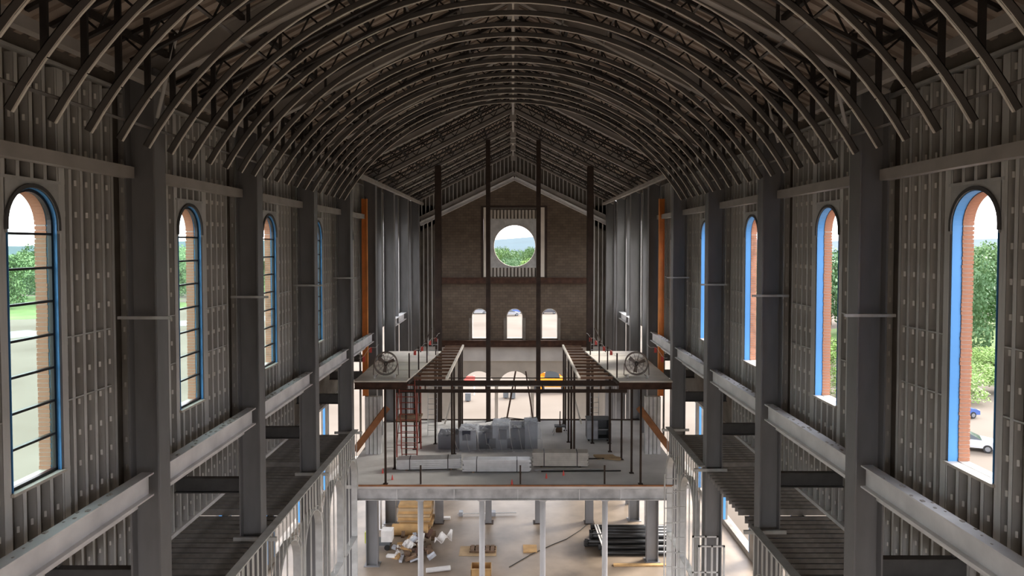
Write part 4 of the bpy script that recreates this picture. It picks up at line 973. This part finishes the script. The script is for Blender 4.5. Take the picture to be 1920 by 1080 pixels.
# ------------------------------------------------------------------ outdoors: trees, vehicles
def tree_meshes(seed, n, size, spread, mt):
    rg = random.Random(seed); m = MB()
    blobs = [(rg.uniform(-0.55, 0.55) * spread, rg.uniform(-0.55, 0.55) * spread, rg.uniform(0.22, 0.92), rg.uniform(0.3, 0.5)) for _ in range(13)]
    for k in range(n):
        bx_, by, bz, br = rg.choice(blobs)
        d = Vector((rg.gauss(0, 1), rg.gauss(0, 1), rg.gauss(0, 1))).normalized() * (br * rg.uniform(0.7, 1.05))
        c = Vector((bx_ + d.x * spread, by + d.y * spread, bz + d.z * 0.55))
        if c.z < 0.12: c.z = 0.12 + rg.random() * 0.1
        a = Vector((rg.gauss(0, 1), rg.gauss(0, 1), rg.gauss(0, 1))).normalized(); b = a.orthogonal().normalized(); s = size * rg.uniform(0.6, 1.3)
        m.quad([c - a * s, c - b * s * 0.7, c + a * s, c + b * s * 0.7])
    return m.mesh('crown', mt)
CROWNS = [tree_meshes(1, 7000, 0.021, 0.62, 'leaf'), tree_meshes(2, 7000, 0.021, 0.7, 'leaf_dark'), tree_meshes(3, 5000, 0.026, 0.8, 'leaf_bright')]
tm = MB(); tm.tube((0, 0, 0), (0, 0, 0.45), 0.03, 8, r2=0.018)
for k in range(5): tm.tube((0, 0, 0.3 + 0.03 * k), (0.28 * math.cos(k * 1.3), 0.28 * math.sin(k * 1.3), 0.62 + 0.04 * k), 0.014, 5, r2=0.005)
TRUNK = tm.mesh('trunk', 'bark')
SPOTS = []
def tree(x, y, h, kind, lab, group, wide=1.0):
    rad = h * wide * 0.6
    if any(math.hypot(x - a, y - b) < rad + c for a, b, c in SPOTS): return
    SPOTS.append((x, y, rad))
    e = E('tree' if h > 5 else 'bush', (x, y, -17)); tag(e, lab, 'tree' if h > 5 else 'bush', group)
    a = random.uniform(0, 6.28)
    for nm, me in (('crown', CROWNS[kind]), ('trunk', TRUNK)):
        o = bpy.data.objects.new(nm, me); C.objects.link(o); o.parent = e; o.scale = (h * wide, h * wide, h); o.rotation_euler = (0, 0, a); ORG[o.name] = ORG[e.name]
rg = random.Random(21)
for k in range(160): tree(rg.uniform(-36, 36), rg.uniform(205, 360), rg.uniform(12.5, 15.0), rg.choice((0, 0, 1, 2)), 'bushy green tree of the wood seen through the round window', 'wood beyond the round window', 0.68)
for k in range(260):
    t = rg.uniform(0, 1); d = rg.uniform(220, 340); an = math.atan2(1, -0.95 + 0.75 * t)
    tree(math.cos(an) * d, math.sin(an) * d, rg.uniform(12, 17), rg.choice((0, 0, 1)), 'green tree of the distant wood seen through the glazed windows', 'wood beyond the glazed windows', 1.0)
for k in range(200):
    t = rg.uniform(0, 1); d = rg.uniform(118, 175); an = math.atan2(1, 0.98 - 0.6 * t)
    tree(math.cos(an) * d, math.sin(an) * d, rg.uniform(14, 19), rg.choice((0, 1, 0)), 'tall leafy tree beyond the meadow seen through the unglazed windows', 'trees beyond the unglazed windows', 0.75)
for k in range(80):
    t = rg.uniform(0, 1); d = rg.uniform(84, 128); an = math.atan2(1, 0.98 - 0.6 * t)
    tree(math.cos(an) * d, math.sin(an) * d, rg.uniform(2.2, 4.4), 2, 'bright green bush on the meadow seen through the unglazed windows', 'bushes on the meadow', 1.6)

def car(x, y, rz, mt, lab, group=None, z=-17, name='car'):
    e = E(name, (x, y, z), rz); tag(e, lab, 'car', group)
    prof = [(-2.2, 0.35), (-2.25, 0.75), (-2.1, 0.95), (-1.3, 1.0), (0.95, 1.0), (1.9, 0.88), (2.2, 0.7), (2.2, 0.35)]
    def ext(pr, w0, w1=None):
        m = MB(); n = len(pr); w1 = w1 or [w0] * n
        L = [(p[0], -q, p[1]) for p, q in zip(pr, w1)]; Rr = [(p[0], q, p[1]) for p, q in zip(pr, w1)]
        m.quad(L); m.quad(Rr[::-1])
        for i in range(n): j = (i + 1) % n; m.quad([L[i], Rr[i], Rr[j], L[j]])
        return m
    ext(prof, 0.9, [0.9, 0.9, 0.86, 0.86, 0.86, 0.86, 0.88, 0.9]).build('body', mt, e, world=False)
    ext([(-1.95, 0.96), (-1.45, 1.42), (0.1, 1.45), (1.05, 0.98)], 0.8, [0.84, 0.66, 0.66, 0.84]).build('window_glass', 'car_glass', e, world=False)
    ext([(-1.42, 1.42), (-1.3, 1.48), (0.0, 1.5), (0.15, 1.44)], 0.67).build('roof', mt, e, world=False)
    for sy in (-1, 1):
        MB().bar((-0.6, sy * 0.84, 0.97), (-0.65, sy * 0.67, 1.44), 0.1, 0.03, (0, 1, 0)).build('door_pillar', mt, e, world=False)
        for xx in (-1.4, 1.4):
            w_ = MB().tube((xx, sy * 0.72, 0.33), (xx, sy * 0.92, 0.33), 0.33, 16).build('wheel', 'rubber', e, world=False)
            MB().tube((xx, sy * 0.90, 0.33), (xx, sy * 0.935, 0.33), 0.2, 12).build('rim', 'car_silver', w_, world=False)
        MB().box(2.12, 2.22, sy * 0.65 - 0.15, sy * 0.65 + 0.15, 0.66, 0.8).build('headlight', 'white_cloth', e, world=False)
        MB().box(-2.27, -2.18, sy * 0.65 - 0.14, sy * 0.65 + 0.14, 0.72, 0.88).build('tail_light', 'red_paint', e, world=False)
car(37.9, 57.5, R(-28), 'car_white', 'white car parked on the sand seen through the nearest unglazed window')
car(43.5, 68, R(10), 'car_blue', 'blue car roof showing behind the white car')
for i, (x, y, rz, mt, lab) in enumerate([(-8.6, 171, 0.1, 'car_silver', 'silver car seen through the small arched window nearest the glazed side'), (-0.6, 166, 0.15, 'car_silver', 'silver car in the middle small arched window'),
                                         (1.6, 172, 0.2, 'car_blue', 'blue car behind the silver one in the middle small arched window'), (8.8, 171, -0.1, 'car_dark', 'dark car seen through the small arched window nearest the unglazed side')]):
    car(x, y, rz, mt, lab, 'cars in the parking area')
def machine():
    x, y, z = 4.6, 80, -17
    e = E('telehandler', (x, y, z)); tag(e, 'orange site machine seen through the front arch nearest the unglazed side', 'machine')
    MB().box(-2.4, 2.0, -1.0, 1.0, 0.7, 1.7).build('chassis', 'vehicle_orange', e, world=False)
    m = MB(); m.hexa([(-1.0, -0.9, 1.7), (0.8, -0.9, 1.7), (0.8, 0.3, 1.7), (-1.0, 0.3, 1.7), (-0.8, -0.8, 3.0), (0.5, -0.8, 3.0), (0.5, 0.2, 3.0), (-0.8, 0.2, 3.0)]); m.build('cab', 'car_glass', e, world=False)
    MB().box(-0.9, 0.6, -0.85, 0.25, 3.0, 3.12).build('cab_roof', 'vehicle_orange', e, world=False)
    MB().bar((-2.2, 0.65, 2.0), (3.6, 0.65, 1.4), 0.45, 0.45).build('boom', 'vehicle_orange', e, world=False)
    MB().box(3.5, 3.7, -0.3, 1.6, 0.4, 1.5).build('fork_carriage', 'rubber', e, world=False)
    for xx in (-1.6, 1.5):
        for sy in (-1, 1):
            w_ = MB().tube((xx, sy * 0.85, 0.6), (xx, sy * 1.2, 0.6), 0.6, 18).build('wheel', 'rubber', e, world=False)
            MB().tube((xx, sy * 1.18, 0.6), (xx, sy * 1.22, 0.6), 0.3, 12).build('rim', 'vehicle_orange', w_, world=False)
machine()
def yard():
    z = -17
    e = E('barrier_board', (-5.0, 78, z)); tag(e, 'red and white barrier seen through the front arch nearest the glazed side', 'barrier')
    for x in (-5.8, -4.4): MB().box(x - 0.06, x + 0.06, 77.9, 78.1, z, z + 2.2).build('post', 'white_cloth', e)
    MB().box(-5.9, -4.3, 77.85, 77.9, z + 1.2, z + 2.2).build('board', 'flag_red', e)
    for i, (x, y, lab) in enumerate([(-4.9, 75, 'grey crate outside the front arch nearest the glazed side'), (-0.8, 76.5, 'first grey crate outside the middle front arch'), (-0.05, 76.2, 'second grey crate outside the middle front arch')]):
        c = E('site_crate', (x, y, z)); tag(c, lab, 'crate', 'grey crates outside the arches')
        MB().box(x - 0.3, x + 0.3, y - 0.3, y + 0.3, z + 0.08, z + 0.9).build('body', 'toolbox_grey', c)
        for dx in (-0.25, 0.15): MB().box(x + dx, x + dx + 0.1, y - 0.3, y + 0.3, z, z + 0.08).build('skid', 'debris_brown', c)
yard()
